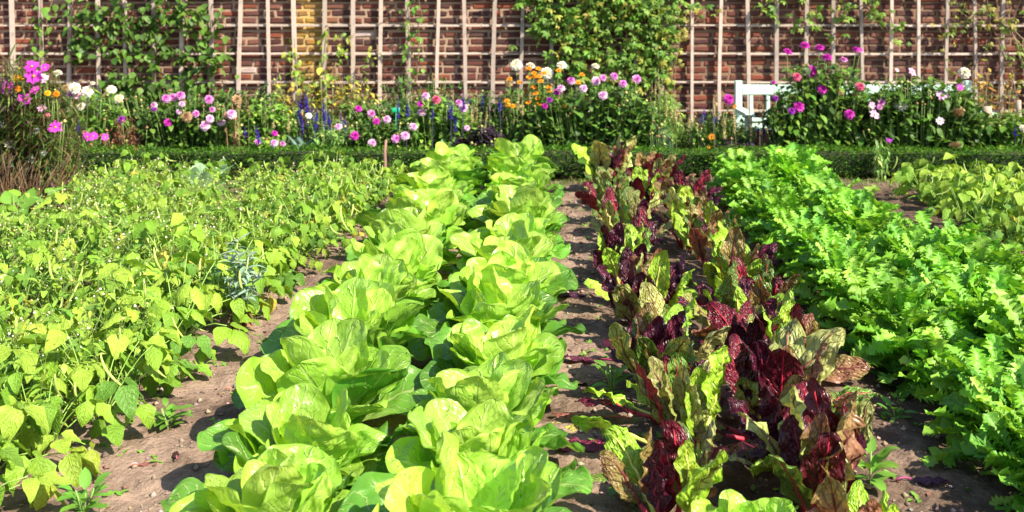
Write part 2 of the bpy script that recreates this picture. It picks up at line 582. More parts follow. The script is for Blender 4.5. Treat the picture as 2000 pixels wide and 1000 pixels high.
def build_wall():
    root = thing("brick_wall", "old dark red brick garden wall with pale mortar behind the flower border", "wall", (0, WY, 0))
    mb = MB()
    xs, zs = np.linspace(-6.6, 6.2, 260), np.linspace(-.1, 2.6, 60)
    X, Z = np.meshgrid(xs, zs)
    Yv = .004 * vnoise(X, Z, .06, 9) + .004 * vnoise(X, Z, .02, 10)
    cm = np.zeros((X.size, 3)) + (.33, .225, .16)
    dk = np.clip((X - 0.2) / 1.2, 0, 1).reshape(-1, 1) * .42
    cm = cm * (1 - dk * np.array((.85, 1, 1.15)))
    patch = (X > (562 - PX) * WY / FPX) & (X < (645 - PX) * WY / FPX) & (Z > .55)
    pf = np.clip(1.25 - np.abs(X - (603 - PX) * WY / FPX) / .22, 0, 1).reshape(-1, 1) * patch.reshape(-1, 1) * .6
    cm = cm * (1 - pf) + np.array((.62, .42, .11)) * pf
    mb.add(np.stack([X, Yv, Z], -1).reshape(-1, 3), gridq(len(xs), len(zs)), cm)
    mb.box((-6.6, .03, -.1), (6.2, .33, 2.6), (.3, .2, .15))
    mb.build("mortar", "mortar", root)
    mb = MB()
    course, k, z = .0692, 0, -.05
    pal = np.array([(.24, .065, .04), (.17, .048, .034), (.11, .036, .03), (.36, .09, .042), (.27, .10, .07), (.19, .07, .055), (.31, .12, .075)])
    while z < 2.5:
        x = -6.6 + U(0, .2)
        while x < 6.0:
            hd = rng.random() < .36
            w = (.098 if hd else .2) * U(.88, 1.12)
            g = U(.016, .026)
            zz = z + U(-.004, .004)
            c = pal[rng.choice(7, p=[.24, .22, .2, .1, .08, .1, .06])] * U(.38, .72)
            cx = x + w / 2
            px = PX + cx / WY * FPX
            py = PY + (CAMZ - z) / WY * FPX
            if 572 < px < 640 and py < 175:
                f = np.clip(1 - abs(px - 603) / 46, 0, 1) * U(.45, .8)
                c = c * (1 - f) + np.array((.5, .31, .035)) * f * U(.85, 1.15)
            elif rng.random() < .006:
                c = np.array((.5, .4, .35)) * U(.8, 1)
            mb.box((x, -.008 - U(0, .004), zz), (x + w, .02, zz + course - .019 + U(-.006, .004)), np.clip(c * np.array((.84, .82, .88)), 0, 1), ch=.008, jit=.006)
            x += w + g
        z += course
    mb.build("brickwork", "brick", root, smooth=False)
    mb = MB()
    mb.box((-6.65, -.05, 2.62), (6.25, .38, 2.7), (.4, .3, .25), ch=.01)
    mb.build("coping", "brick", root, smooth=False)


build_wall()


def build_trellis():
    ty = WY - .074
    root = thing("wall_trellis", "weathered white wooden lattice trellis fixed on the brick wall", "trellis", (0, ty, 0))
    for k, py in enumerate((-116, -60.5, -5, 50, 105.5, 161, 216.5)):
        z = CAMZ - (py - PY) * (ty + .03) / FPX
        mb = MB()
        for a in np.arange(-6.4, 6.2, .829):
            mb.box((a, .019, z - .0095 + U(-.004, .004)), (a + .826, .041, z + .0095 + U(-.003, .003)), np.array((.50, .41, .36)) * U(.8, 1.05), ch=.003)
        mb.build("cross_lath", "lath", root, smooth=False)
    for k in range(-6, 42):
        px = 24 + 55.3 * k + U(-2.5, 2.5)
        x = (px - PX) * ty / FPX
        w = .0165 * U(.82, 1.15)
        mb = MB()
        zs = np.linspace(-.02, 2.3, 9)
        c = np.array((.48, .39, .34)) * U(.7, 1.08)
        bow = U(-.012, .012)
        for a, b in zip(zs[:-1], zs[1:]):
            xa, xb = (x + bow * math.sin(3 * t) for t in (a, b))
            v = [[xa - w, .019, a], [xa + w, .019, a], [xb + w, .019, b], [xb - w, .019, b],
                 [xa - w, -.012, a], [xa + w, -.012, a], [xb + w, -.012, b], [xb - w, -.012, b]]
            mb.add(v, [[0, 1, 5, 4], [1, 2, 6, 5], [3, 0, 4, 7], [4, 5, 6, 7], [2, 3, 7, 6], [3, 2, 1, 0]], c)
        mb.build("upright_lath", "lath", root, smooth=False)


build_trellis()


# ------------------------------------------------------------------ bench
def build_bench():
    Y = 10.08
    root = thing("garden_bench", "pale mint painted wooden garden bench standing before the brick wall", "bench", (0, Y, 0))
    X = lambda px: (px - PX) * Y / FPX
    Z = lambda py: CAMZ - (py - PY) * Y / FPX
    x0, x1 = X(1443), X(1893)
    c = (.52, .71, .63)

    def bx(name, lo, hi):
        mb = MB()
        mb.box(lo, hi, c, ch=.006)
        return mb.build(name, "paint", root, smooth=False)

    for a in (x0, x1):
        bx("back_leg", (a - .032, .0, .0), (a + .032, .055, Z(158)))
        bx("front_leg", (a - .03, -.5, .0), (a + .03, -.44, Z(213) - .02))
        mb = MB()
        mb.box((a - .045, -.54, Z(213) - .02), (a + .045, 0.0, Z(213) + .015), c, ch=.012)
        mb.build("armrest", "paint", root, smooth=False)
    bx("top_rail", (x0 + .034, .003, Z(185)), (x1 - .034, .045, Z(166)))
    bx("bottom_rail", (x0 + .034, .003, Z(238)), (x1 - .034, .045, Z(231)))
    a = x0 + .12
    while a < x1 - .1:
        bx("back_slat", (a - .017, .012, Z(231) + .002), (a + .017, .036, Z(185) - .002))
        a += .158
    for k in range(5):
        mb = MB()
        mb.box((x0 + .02, -.52 + .1 * k, Z(240) - .02), (x1 - .02, -.44 + .1 * k, Z(240)), c, ch=.004)
        mb.build("seat_slat", "paint", root, smooth=False)


build_bench()


# ------------------------------------------------------------------ low box hedge
def build_hedge():
    y0, y1, zt = 8.5, 8.84, .205
    root = thing("box_hedge", "long low clipped box hedge edging the flower border", "hedge", (0, y0, 0))
    x0, x1 = -4.6, 4.4
    n = 30000
    face = rng.choice(3, n, p=[.52, .4, .08])
    x = rng.uniform(x0, x1, n)
    bulge = .012 * np.sin(x * 9) + .014 * np.sin(x * 3.1 + 1)
    y = np.where(face == 0, rng.normal(.0, .012, n), rng.uniform(0, y1 - y0, n)) - bulge * (face == 0)
    z = np.where(face == 0, rng.uniform(.015, zt, n), rng.normal(zt, .008, n)) + bulge * .6 * (face == 1)
    z = np.where(face == 2, rng.uniform(.02, zt, n), z)
    sparse = (face == 0) & (rng.random(n) > np.clip(z / .09, .25, 1))
    ok = ~sparse
    x, y, z, n = x[ok], y[ok], z[ok], ok.sum()
    mb = MB()
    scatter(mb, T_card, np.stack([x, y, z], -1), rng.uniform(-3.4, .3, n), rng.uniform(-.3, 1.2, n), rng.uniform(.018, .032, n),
            pick([(.07, .19, .02), (.045, .13, .015), (.14, .26, .035), (.02, .065, .01)], n, .3) * np.where(face[ok] == 1, 1.7, 1.25)[:, None])  # sunlit look of the hedge top put into its leaf colour
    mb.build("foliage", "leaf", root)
    mb = MB()
    for a in np.arange(x0, x1, .11):
        for b in (.08, .2):
            p = np.array([a + U(-.03, .03), b + U(-.03, .03), -.02])
            for _ in range(3):
                mb.tube(curve3(p, p + (U(-.06, .06), U(-.07, .07), U(.14, .19)), (0, 0, .02), 4), [.005, .004, .003, .002], (.07, .05, .03), 4)
    # dense twiggy inside
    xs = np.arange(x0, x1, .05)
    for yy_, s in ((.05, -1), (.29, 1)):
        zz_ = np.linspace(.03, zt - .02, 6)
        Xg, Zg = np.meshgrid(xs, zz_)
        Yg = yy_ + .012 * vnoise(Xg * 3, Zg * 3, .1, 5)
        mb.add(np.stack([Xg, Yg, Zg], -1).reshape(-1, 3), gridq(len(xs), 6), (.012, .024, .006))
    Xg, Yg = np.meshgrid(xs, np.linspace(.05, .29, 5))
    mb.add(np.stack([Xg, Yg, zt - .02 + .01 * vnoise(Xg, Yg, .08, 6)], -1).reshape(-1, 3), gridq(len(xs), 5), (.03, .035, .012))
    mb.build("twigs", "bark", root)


build_hedge()


# grass strip at the hedge foot and specks of weed on the soil
def build_grass():
    n = 5200
    x = rng.uniform(-4.2, 4.3, n)
    y = 8.42 - np.abs(rng.normal(0, .08, n)) * np.where(x > 2.2, 2.2, 1)
    mb = MB()
    scatter(mb, templates(4, 3, 4, .09, sh_lance, bend=(-60, 0), ruf=0), np.stack([x, y, ground_z(x, y)], -1), rng.uniform(0, 6.28, n), rng.uniform(.7, 1.5, n),
            rng.uniform(.03, .07, n), pick([(.10, .2, .03), (.16, .25, .04), (.2, .22, .07)], n))
    tag(mb.build("grass", "leaf"), "thin strip of short grass along the foot of the hedge", "grass", kind="stuff")


build_grass()


# ================================================================== VEGETABLE ROWS
# dry plant litter and pin-prick seedlings on the paths: uncountable
n = 2600
bnd = rng.integers(0, 4, n)
yy = 2.4 + 5.8 * rng.uniform(0, 1, n) ** 1.3
xx = np.choose(bnd, [rng.uniform(-1.5, -.85, n), rng.uniform(.08, .42, n), rng.uniform(.9, 1.35, n), rng.uniform(.4, .9, n)])
mb = MB()
scatter(mb, T_card, np.stack([xx, yy, ground_z(xx, yy) + .003], -1), rng.uniform(0, 6.28, n), rng.normal(.05, .25, n), .006 + .022 * rng.uniform(0, 1, n) ** 3,
        pick([(.30, .2, .12), (.2, .11, .06), (.38, .3, .2), (.12, .06, .05), (.3, .12, .1)], n, .25), roll=rng.normal(0, .4, n))
tag(mb.build("litter", "leaf"), "crumbs of dry plant litter strewn over the soil paths", "plant litter", kind="stuff")
n = 420
bnd = rng.integers(0, 4, n)
yy = 2.5 + 5.6 * rng.uniform(0, 1, n)
xx = np.choose(bnd, [rng.uniform(-1.45, -1.1, n), rng.uniform(.15, .42, n), rng.uniform(.95, 1.35, n), rng.uniform(.4, .9, n)])
xx, yy = np.repeat(xx, 4), np.repeat(yy, 4)
xx, yy = xx + rng.normal(0, .006, 4 * n), yy + rng.normal(0, .006, 4 * n)
mb = MB()
scatter(mb, T_oval, np.stack([xx, yy, ground_z(xx, yy)], -1), rng.uniform(0, 6.28, 4 * n), rng.uniform(.2, .9, 4 * n), rng.uniform(.012, .03, 4 * n), pick([(.16, .34, .04), (.22, .4, .06)], 4 * n))
tag(mb.build("weed_seedlings", "leaf"), "tiny green weed seedlings sprouting on the soil paths", "weeds", kind="stuff")


# ------------------------------------------------------------------ lettuces
def make_lettuce(label, group, loc, size=1.0, tall=0.0, loose=0.0):
    root = thing("lettuce", label, "lettuce", loc, U(0, 6.28), group)
    vein = np.array((.62, .72, .30))
    outer, heart = MB(), MB()
    n = int(rng.integers(27, 34))
    a0 = U(0, 6.28)
    for i in range(n):
        t = i / (n - 1)
        az = a0 + i * 2.39996 + U(-.25, .25)
        L = size * (.255 - .055 * t ** 1.2) * U(.8, 1.15) * (1 + tall * t)
        W = L * (.78 - .10 * t) * U(.84, 1.18)
        pitch = 30 + 42 * t ** .85 + U(-13, 13)
        bend = -38 + 28 * t + U(-20, 16)
        if t > .8:
            bend = U(-25, 20)
        cup = .3 + .2 * t + U(-.35, .35)
        z = .015 + .06 * t + tall * .12 * t
        r0 = .02 + U(-.01, .035)
        az_b = az
        az = az + U(-.35, .35)
        ruf = U(.03, .08)
        V, q, lp = leaf(15, 26, L, W, sh_spoon, pitch, bend, cup, ruf, U(1.2, 2.4), az, (r0 * math.cos(az_b), r0 * math.sin(az_b), z),
                        twist=U(-34, 34), side=U(-.2, .2), crinkle=.004, tipcurl=U(-35, 18), bpow=1.2, pucker=.034, tipdense=True)
        if t < .33:
            c = np.array((.13, .34, .035)) * U(.7, 1.25)
        elif t < .62:
            c = np.array((.33, .60, .06)) * U(.7, 1.25)
        else:
            c = np.array((.41, .66, .09)) * U(.78, 1.16)
        c = c * (1 + rng.uniform(-.06, .06, 3))
        v = lp[:, 1:2]
        cv = c * (1.12 - .2 * v) + np.array((.5, .42, .22)) * np.clip(.5 - v, 0, 1)   # paler ribs at the base
        (outer if t < .55 else heart).add(V, q, cv, vein, lp)
    root.rotation_euler = (R(U(-7, 7)), R(U(-7, 7)), root.rotation_euler[2])
    outer.build("outer_leaves", "lettuce", root)
    heart.build("heart", "lettuce", root)
    return root


LET = {"left": (-.69, (2.66, 3.06, 3.5, 3.96, 4.44, 4.9, 5.36, 5.84, 6.3, 6.76, 7.2, 7.58, 7.96)),
       "right": (-.15, (2.5, 2.88, 3.28, 3.74, 4.2, 4.68, 5.14, 5.6, 6.08, 6.54, 7.0, 7.46, 7.92))}
for side, (x, ys) in LET.items():
    for k, y in enumerate(ys):
        back = k == len(ys) - 1
        lab = f"pale green lettuce head, {ORD[k]} from the front in the {side} lettuce row"
        if back:
            lab = f"tall bolting pale green lettuce at the hedge end of the {side} lettuce row"
        make_lettuce(lab, "lettuces in two rows", (x + U(-.05, .05), y + U(-.04, .04), ground_z(x, y)), U(1.06, 1.3) * (.97 if k < 2 or k > 9 else 1), tall=.2 if back else U(.0, .22))


# ------------------------------------------------------------------ chard
CH = {  # leaf colour, vein colour, stalk colour
    "purple": ((.055, .008, .022), (.20, .012, .05), (.32, .012, .10)),
    "wine": ((.10, .009, .02), (.42, .012, .04), (.5, .015, .05)),
    "bronze": ((.29, .12, .07), (.12, .015, .02), (.4, .02, .05)),
    "mottled": ((.38, .42, .13), (.17, .05, .035), (.36, .03, .06)),
    "green": ((.12, .24, .035), (.36, .05, .06), (.45, .05, .09)),
    "lime": ((.29, .50, .035), (.45, .56, .12), (.6, .62, .14)),
}
CHPART = {"purple": "purple_leaves", "wine": "purple_leaves", "bronze": "bronze_leaves", "mottled": "green_veined_leaves", "green": "green_veined_leaves", "lime": "lime_leaves"}


def make_chard(label, loc, mix, n=14, size=1.0, flop=.12):
    root = thing("chard_plant", label, "chard", loc, 0, "rainbow chard in two rows")
    parts = {}
    st = MB()
    a0 = U(0, 6.28)
    tally = {}
    for i in range(n):
        kind = mix[int(rng.integers(0, len(mix)))]
        tally[kind] = tally.get(kind, 0) + 1
        lc, vc, sc = (np.array(a) for a in CH[kind])
        lc = lc * U(.75, 1.25) * (1 + rng.uniform(-.1, .1, 3))
        az = a0 + i * 2.39996 + U(-.5, .5)
        t = i / n
        lo = rng.random() < flop
        pitch = U(18, 35) if lo else 62 + 24 * t + U(-12, 10)
        SL = size * U(.04, .11)
        BL = size * U(.125, .195) * (1.08 - .15 * t)
        W = BL * U(.42, .58)
        b = np.array([.035 * math.cos(az), .035 * math.sin(az), .0])
        p = math.radians(pitch)
        tip = b + SL * np.array([math.cos(p) * math.cos(az), math.cos(p) * math.sin(az), math.sin(p)])
        st.tube(np.vstack([b - (0, 0, .02), (b + tip) / 2 + (0, 0, .004), tip]), [.0065 * size, .006 * size, .0045 * size], sc * U(.8, 1.2), 6)
        bend = U(-50, 12) if not lo else U(-40, -10)
        if t > .6:
            bend = U(-8, 12)
        V, q, lp = leaf(11, 22, BL, W, sh_chard, pitch + 4, bend, U(-1.0, .2), U(.05, .11), U(2, 3.5), az, tip, twist=U(-60, 60), crinkle=.012, bpow=1.5, side=U(-.15, .15), tipcurl=U(-60, 14), pucker=.075, tipdense=True)
        alt = np.array((.26, .28, .06)) if kind in ('bronze', 'mottled') else lc * 1.25
        f = np.clip(.5 + .5 * np.sin(lp[:, 1:2] * U(2, 6) + lp[:, 0:1] * U(-2, 2) + U(0, 6.28)), 0, 1) * .6
        lc = lc * (1 - f) + alt * f
        parts.setdefault(CHPART[kind], MB()).add(V, q, lc, vc, lp)
        # fleshy midrib raised on the back of the blade
        mid = V.reshape(22, 11, 3)[:, 5]
        st.tube(mid[:15], np.linspace(.0045, .0012, 15) * size, vc if kind != "lime" else sc, 4)
    for nm, m in parts.items():
        m.build(nm, "chard", root)
    st.build("stalks", "stem", root)
    two = sorted(tally, key=lambda q: -tally[q])[:2]
    look = " and ".join({"purple": "dark purple", "wine": "wine red", "bronze": "bronze", "mottled": "mottled olive", "green": "deep green", "lime": "lime green"}[q] for q in two)
    root["label"] = label.replace("LOOK", look)
    return root


pu, wi, br, mo, gr, li = "purple", "wine", "bronze", "mottled", "green", "lime"
CHL = [  # base spot, leaf kinds, leaf count, size, look
    (1312, 1040, [mo, br, mo, gr, pu, wi, li], 15, 1.1, "dark green and bronze"), (1345, 885, [mo, mo, wi, pu, mo, li], 17, 1.15, "plum and cream veined"), (1320, 830, [mo, wi, li, gr], 10, .95, "small plum and green"),
    (1290, 775, [mo, gr, br, pu, li, mo], 17, 1.25, "tall yellow-green mottled"), (1300, 705, [br, mo, gr, li], 10, .95, "small bronze"), (1262, 655, [pu, mo, br, mo, li, br], 16, 1.2, "black-purple and mottled"),
    (1245, 605, [li, pu, mo], 10, 1.0, "small lime and purple"), (1215, 560, [li, li, pu, gr], 14, 1.1, "lime and flopped purple"), (1235, 522, [gr, pu, wi], 10, 1.0, "small green and purple"),
    (1222, 495, [pu, mo, gr, wi], 14, 1.15, "broad dark leaved"), (1205, 462, [mo, gr], 11, 1.05, "pale mottled"), (1190, 435, [gr, mo, gr, wi], 14, 1.1, "green red-veined"), (1205, 405, [wi, mo, gr], 12, 1.05, "wine and green"),
    (1182, 376, [br, mo, gr, pu, li], 16, 1.5, "tall purple and green")]
CHR = [
    (1600, 1005, [wi, br, br, mo, pu, gr], 17, 1.3, "wine red scarlet ribbed"), (1555, 930, [pu, br, mo, li], 12, 1.15, "wine and bronze"), (1505, 868, [mo, pu, wi, mo, br], 18, 1.35, "tall mottled and wine"), (1545, 805, [pu, br, mo, gr], 12, 1.1, "purple and bronze"),
    (1535, 740, [li, pu, gr, br, wi], 14, 1.15, "lime and drooping purple"), (1470, 725, [pu, mo, wi], 11, 1.0, "small purple"), (1440, 672, [br, mo, gr, pu, li], 16, 1.2, "bronze and green"), (1480, 630, [br, wi, gr], 11, 1.05, "small coppery green"),
    (1425, 595, [br, pu, mo, br, gr, li], 17, 1.25, "pinkish bronze"), (1440, 560, [br, mo, wi], 11, 1.05, "small pinkish"), (1392, 530, [br, gr, mo, pu], 15, 1.2, "coppery pale leaved"), (1375, 502, [br, gr, li], 12, 1.1, "red and lime"),
    (1345, 478, [br, gr, li, mo, br], 15, 1.25, "upright red and lime"), (1350, 452, [br, pu, li], 12, 1.1, "wine and lime"), (1325, 430, [wi, pu, br, gr], 14, 1.2, "narrow curled purple"), (1262, 412, [li, pu, gr, wi], 13, 1.15, "lime and purple"),
    (1280, 384, [br, mo, wi], 15, 1.3, "bronze and cream")]
for side, rows in (("left", CHL), ("right", CHR)):
    for k, (px, py, mix, n, sz, look) in enumerate(rows):
        x, y = G(px, py)
        make_chard(f"chard with LOOK leaves, {ORD[k]} from the front, {side} chard row", (x, y, ground_z(x, y)), mix, n + 1, sz * (1.12 if side == 'left' else 1.06))
x, y = G(1690, 1140)
make_chard("lime green chard with broad pale leaves at the bottom edge beside the wine red chard", (x, y, ground_z(x, y)), [li, li, br], 9, 1.0)
x, y = G(1465, 1120)
r = make_lettuce("small crinkled bright green lettuce between the two front chard plants", None, (x, y, ground_z(x, y)), .62, tall=.1)


# ------------------------------------------------------------------ mizuna
def lob_mizuna(nv):
    l = np.ones(nv)
    l[1::2] = rng.uniform(.34, .72, len(l[1::2]))
    return l * rng.uniform(.75, 1.2, nv)


T_miz = []
for _ in range(10):
    nv = 23
    V, q, lp = leaf(7, nv, 1.0, .52 * U(.8, 1.2), lambda v: .10 + .9 * np.clip((v - .18) / .5, 0, 1) * np.sqrt(np.clip(1 - np.clip((v - .62) / .38, 0, 1) ** 2, 0, 1)),
                    0, U(-85, -20), U(-.3, .9), .09, U(2, 4), lobes=lob_mizuna(nv), side=U(-.18, .18), crinkle=.022)
    # sweep the teeth forwards
    g = V.reshape(nv, 7, 3)
    g[:, :, 0] += .10 * (np.abs(np.linspace(-1, 1, 7)) ** 1.5)[None, :] * np.minimum(1, np.linspace(0, 4, nv))[:, None] * (1 - np.linspace(0, 1, nv)[:, None] ** 6)
    T_miz.append((g.reshape(-1, 3), q, lp))


def make_mizuna():
    root = thing("mizuna_plant", "x", "mizuna", (0, 0, 0), 0, "mizuna plants in three rows")
    mb = MB()
    n = 100
    t = rng.uniform(0, 1, n)
    az = np.arange(n) * 2.39996
    r = .02 + .11 * rng.uniform(0, 1, n)
    pos = np.stack([r * np.cos(az), r * np.sin(az), .0 + .17 * t], -1)
    pitch = np.radians(25 + 60 * t + rng.normal(0, 10, n))
    size = rng.uniform(.12, .25, n) * (1.08 - .2 * t)
    c = pick([(.19, .46, .035), (.25, .53, .05), (.32, .58, .075), (.12, .34, .03), (.21, .48, .04)], n, .18)
    scatter(mb, T_miz, pos, az + rng.normal(0, .3, n), pitch, size, c, roll=rng.normal(0, .5, n), vcol=(.45, .6, .22))
    mb.build("leaves", "mizuna", root)
    return root


MZ = [make_mizuna() for _ in range(7)]
used = [False] * len(MZ)


def place_first(pool, flags, loc, rz, sc, label, group):
    k = int(rng.integers(0, len(pool)))
    if not flags[k]:
        flags[k] = True
        o = pool[k]
        o.location, o.rotation_euler, o.scale = loc, (0, 0, rz), (sc,) * 3
        o["label"], o["group"] = label, group
        return o
    return dup(pool[k], loc, rz, sc, label, group)


def in_view(x, y, h=.3, r=.25):
    px = PX + x / y * FPX
    pr = r / y * FPX
    ptop = PY + (CAMZ - h) / y * FPX
    return -pr < px < 2000 + pr and ptop < 1010


MROWS = (("mizuna row nearest the chard", lambda y: 1.50 - .10 * np.clip((y - 2.8) / 2, 0, 1) + .06 * np.clip((y - 5.5) / 2.5, 0, 1), .85, .26),
         ("middle mizuna row", lambda y: 1.74 + .06 * np.clip((y - 5.5) / 2.5, 0, 1), .98, .28),
         ("outermost mizuna row", lambda y: 1.98 + .02 * np.clip((y - 5.5) / 2.5, 0, 1), 1.0, .28))
for nm, fx, sc, step in MROWS:
    y, k = 2.55, 0
    while y < 8.12:
        x = float(fx(y)) + U(-.03, .03)
        if in_view(x, y) and not (nm.startswith("outer") and y > 5.5):
            s = sc * U(.9, 1.1) * (1.12 if y > 7.2 else 1)
            place_first(MZ, used, (x, y, ground_z(x, y) - .005), U(0, 6.28), s, f"frilly green mizuna, {ORD[k]} from the front in the {nm}", "mizuna plants in three rows")
            k += 1
        y += step * U(.93, 1.07)


# ------------------------------------------------------------------ beans
def make_bean(yellow=.1, dens=1.0, ls=1.0):
    root = thing("bean_plant", "x", "bean plant", (0, 0, 0), 0, "bush bean plants")
    mb, st = MB(), MB()
    nL = int(17 * dens)
    pos, az, pit, siz, cs = [], [], [], [], []
    for i in range(nL):
        a = i * 2.39996 + U(-.3, .3)
        t = (i + .5) / nL
        rr = .24 * math.sqrt(1 - t * .75) * U(.6, 1.05)
        h = .07 + .22 * t * U(.8, 1.1)
        p = np.array([rr * math.cos(a), rr * math.sin(a), h])
        st.tube(curve3((.015 * math.cos(a), .015 * math.sin(a), .01), p, (0, 0, .06), 5), [.003, .0027, .0024, .002, .0017], (.25, .42, .08), 4)
        L = U(.075, .112) * ls
        k = rng.random()
        c = np.array((.52, .46, .07)) if k < yellow * .5 else np.array((.33, .42, .045)) if k < yellow else np.array([(.24, .42, .035), (.18, .35, .03), (.32, .48, .05), (.11, .25, .03)][int(rng.integers(0, 4))])
        pb = U(-60, -12)
        for da, f in ((0, 1.05), (1.25, .95), (-1.25, .95)):
            q0 = p + .012 * np.array([math.cos(a + da), math.sin(a + da), 0])
            if da == 0:
                q0 = p + .028 * np.array([math.cos(a), math.sin(a), -.3])
            pos.append(q0)
            az.append(a + da + U(-.2, .2))
            pit.append(math.radians(pb + U(-18, 14)))
            siz.append(L * f)
            cs.append(c * U(.88, 1.12))
    scatter(mb, T_heart, pos, az, pit, siz, np.array(cs), roll=rng.normal(0, .25, len(pos)))
    mb.build("foliage", "bean", root)
    st.build("stems", "stem", root)
    for _ in range(int(rng.integers(3, 6))):
        a = U(0, 6.28)
        p = np.array([U(.1, .22) * math.cos(a), U(.1, .22) * math.sin(a), U(.2, .31)])
        pm = MB()
        L = U(.09, .14)
        t = np.linspace(0, 1, 8)[:, None]
        d = np.array([U(-.3, .3), U(-.3, .3), -1.0])
        kx = np.array([U(-.07, .07), U(-.07, .07), U(0, .04)])
        pm.tube(p + d * L * t + kx * (t ** 2) * 1.2, [.0012, .0035, .0046, .0047, .0047, .0044, .003, .0008], np.array((.42, .55, .13)) * U(.85, 1.1), 6)
        pm.build("pod", "stem", root)
    return root


BN = [make_bean(y) for y in (.04, .05, .07, .09, .12, .16)]
bused = [False] * len(BN)
BF = [make_bean(y, 1.5, .68) for y in (.04, .06, .08, .12, .07)]
fused = [False] * len(BF)
BROWS = (("bean row beside the bare path", lambda y: -1.60 + .15 * np.clip((y - 3) / 1.0, 0, 1) + .28 * np.clip((y - 4.5) / 3.5, 0, 1), .27),
         ("second bean row from the bare path", lambda y: -1.92 + .12 * np.clip((y - 3) / 1.0, 0, 1) + .22 * np.clip((y - 4) / 4, 0, 1), .32),
         ("third bean row from the bare path", lambda y: -2.28 + .2 * np.clip((y - 4) / 4, 0, 1), .36),
         ("fourth bean row from the bare path", lambda y: -2.68 + .18 * np.clip((y - 4) / 4, 0, 1), .4),
         ("outermost bean row in the weedy patch", lambda y: -3.1 + .1 * np.clip((y - 4) / 4, 0, 1), .45))
for nm, fx, step in BROWS:
    y, k = 2.55, 0
    while y < 8.2:
        x = float(fx(y)) + U(-.05, .05)
        px = PX + x / y * FPX
        py = PY + CAMZ / y * FPX
        bare = (px < 150 and 370 < py < 500) or (415 < px < 480 and 375 < py < 430) or px < 300 and py < 360
        if in_view(x, y) and not bare:
            fine = y > 4.2 and rng.random() < .75 or (nm[0] in 'tfo' and rng.random() < .5)
            place_first(*((BF, fused) if fine else (BN, bused)), (x, y, ground_z(x, y) - .005), U(0, 6.28), U(.9, 1.3) * (1.0 if y < 6 else .92 if y < 7.2 else .8), f"bush bean plant, {ORD[k]} from the front in the {nm}", "bush beans on the weedy side")
            k += 1
        y += step * U(.88, 1.12)

k = 0
FB = ["at the hedge", "near the hedge", "behind the bare gap", "beside the bare gap"]
for (px, py) in ((1805, 390), (1850, 410), (1885, 435), (1930, 455), (1975, 478), (1835, 382), (1885, 380), (1862, 398), (1925, 398), (1905, 415), (1975, 400), (1955, 425), (2010, 420), (1990, 448), (2035, 440), (2025, 475), (2060, 460), (1945, 385), (2060, 500)):
    x, y = G(px, py)
    place_first(BN, bused, (x, y, ground_z(x, y) - .005), U(0, 6.28), U(.8, 1.0), f"dark green bean plant, {ORD[k]} from the hedge in the patch past the mizuna", "bush beans in the far patch")
    k += 1
for o, f in list(zip(BN, bused)) + list(zip(BF, fused)) + list(zip(MZ, used)):
    if not f:
        for c in list(kids(o)):
            bpy.data.objects.remove(c)
        bpy.data.objects.remove(o)


# weeds with pin-head white flowers all through the beans
def build_weeds():
    mb, fl = MB(), MB()
    n = 2700
    y = 2.6 + 5.4 * rng.uniform(0, 1, n) ** .9
    edge = np.interp(y, [2.6, 3, 4, 8], [-1.6, -1.5, -1.36, -1.02])
    x = edge - (rng.uniform(0, 1, n) ** .8) * np.minimum(2.7, .7 + y * .45)
    px, py = PX + x / y * FPX, PY + (CAMZ) / y * FPX
    ok = ~(((px < 140) & (py > 370) & (py < 480)) | ((px > 415) & (px < 480) & (py > 375) & (py < 425)))
    x, y = x[ok], y[ok]
    lp_, la, lpi, ls = [], [], [], []
    fp = []
    for a, b in zip(x, y):
        h = U(.16, .36) * (1 if b < 5.5 else .85 if b < 7 else .65)
        p0 = np.array([a, b, 0])
        p1 = p0 + (U(-.08, .08), U(-.08, .08), h)
        cv = curve3(p0, p1, (U(-.02, .02), U(-.02, .02), 0), 4)
        mb.tube(cv, [.0022, .0018, .0014, .001], (.26, .36, .09), 3)
        for t in np.linspace(.3, 1, 5):
            for s in (0, math.pi):
                lp_.append(p0 + (p1 - p0) * t)
                la.append(U(0, 6.28) if s == 0 else la[-1] + s)
                lpi.append(U(-.6, .5))
                ls.append(U(.025, .055))
        for _ in range(int(rng.integers(0, 4))):
            q = p1 + (U(-.06, .06), U(-.06, .06), U(-.03, .05))
            mb.tube(np.array([p0 + (p1 - p0) * .8, q]), [.001, .0007], (.3, .4, .1), 3)
            fp.append(q)
    scatter(mb, T_oval + T_lance, lp_, la, lpi, ls, pick([(.26, .42, .05), (.29, .46, .06), (.16, .32, .04)], len(lp_)))
    o = mb.build("weeds", "leaf")
    tag(o, "thin weeds with pinhead flowers growing all through the bean patch", "weeds", kind="stuff")
    fp = np.array(fp)
    m = len(fp)
    V = ico[None] * (.0022 + .005 * rng.uniform(0, 1, (m, 1, 1)) ** 2) + fp[:, None]
    fc = pick([(.8, .76, .45), (.75, .66, .22), (.82, .8, .66)], m, .1)
    fl.add(V.reshape(-1, 3), (icoq[None] + (np.arange(m) * 6)[:, None, None]).reshape(-1, 4), np.repeat(fc, 6, 0))
    fo = fl.build("flowers", "petal", o)
    fo["kind"] = "stuff"


build_weeds()


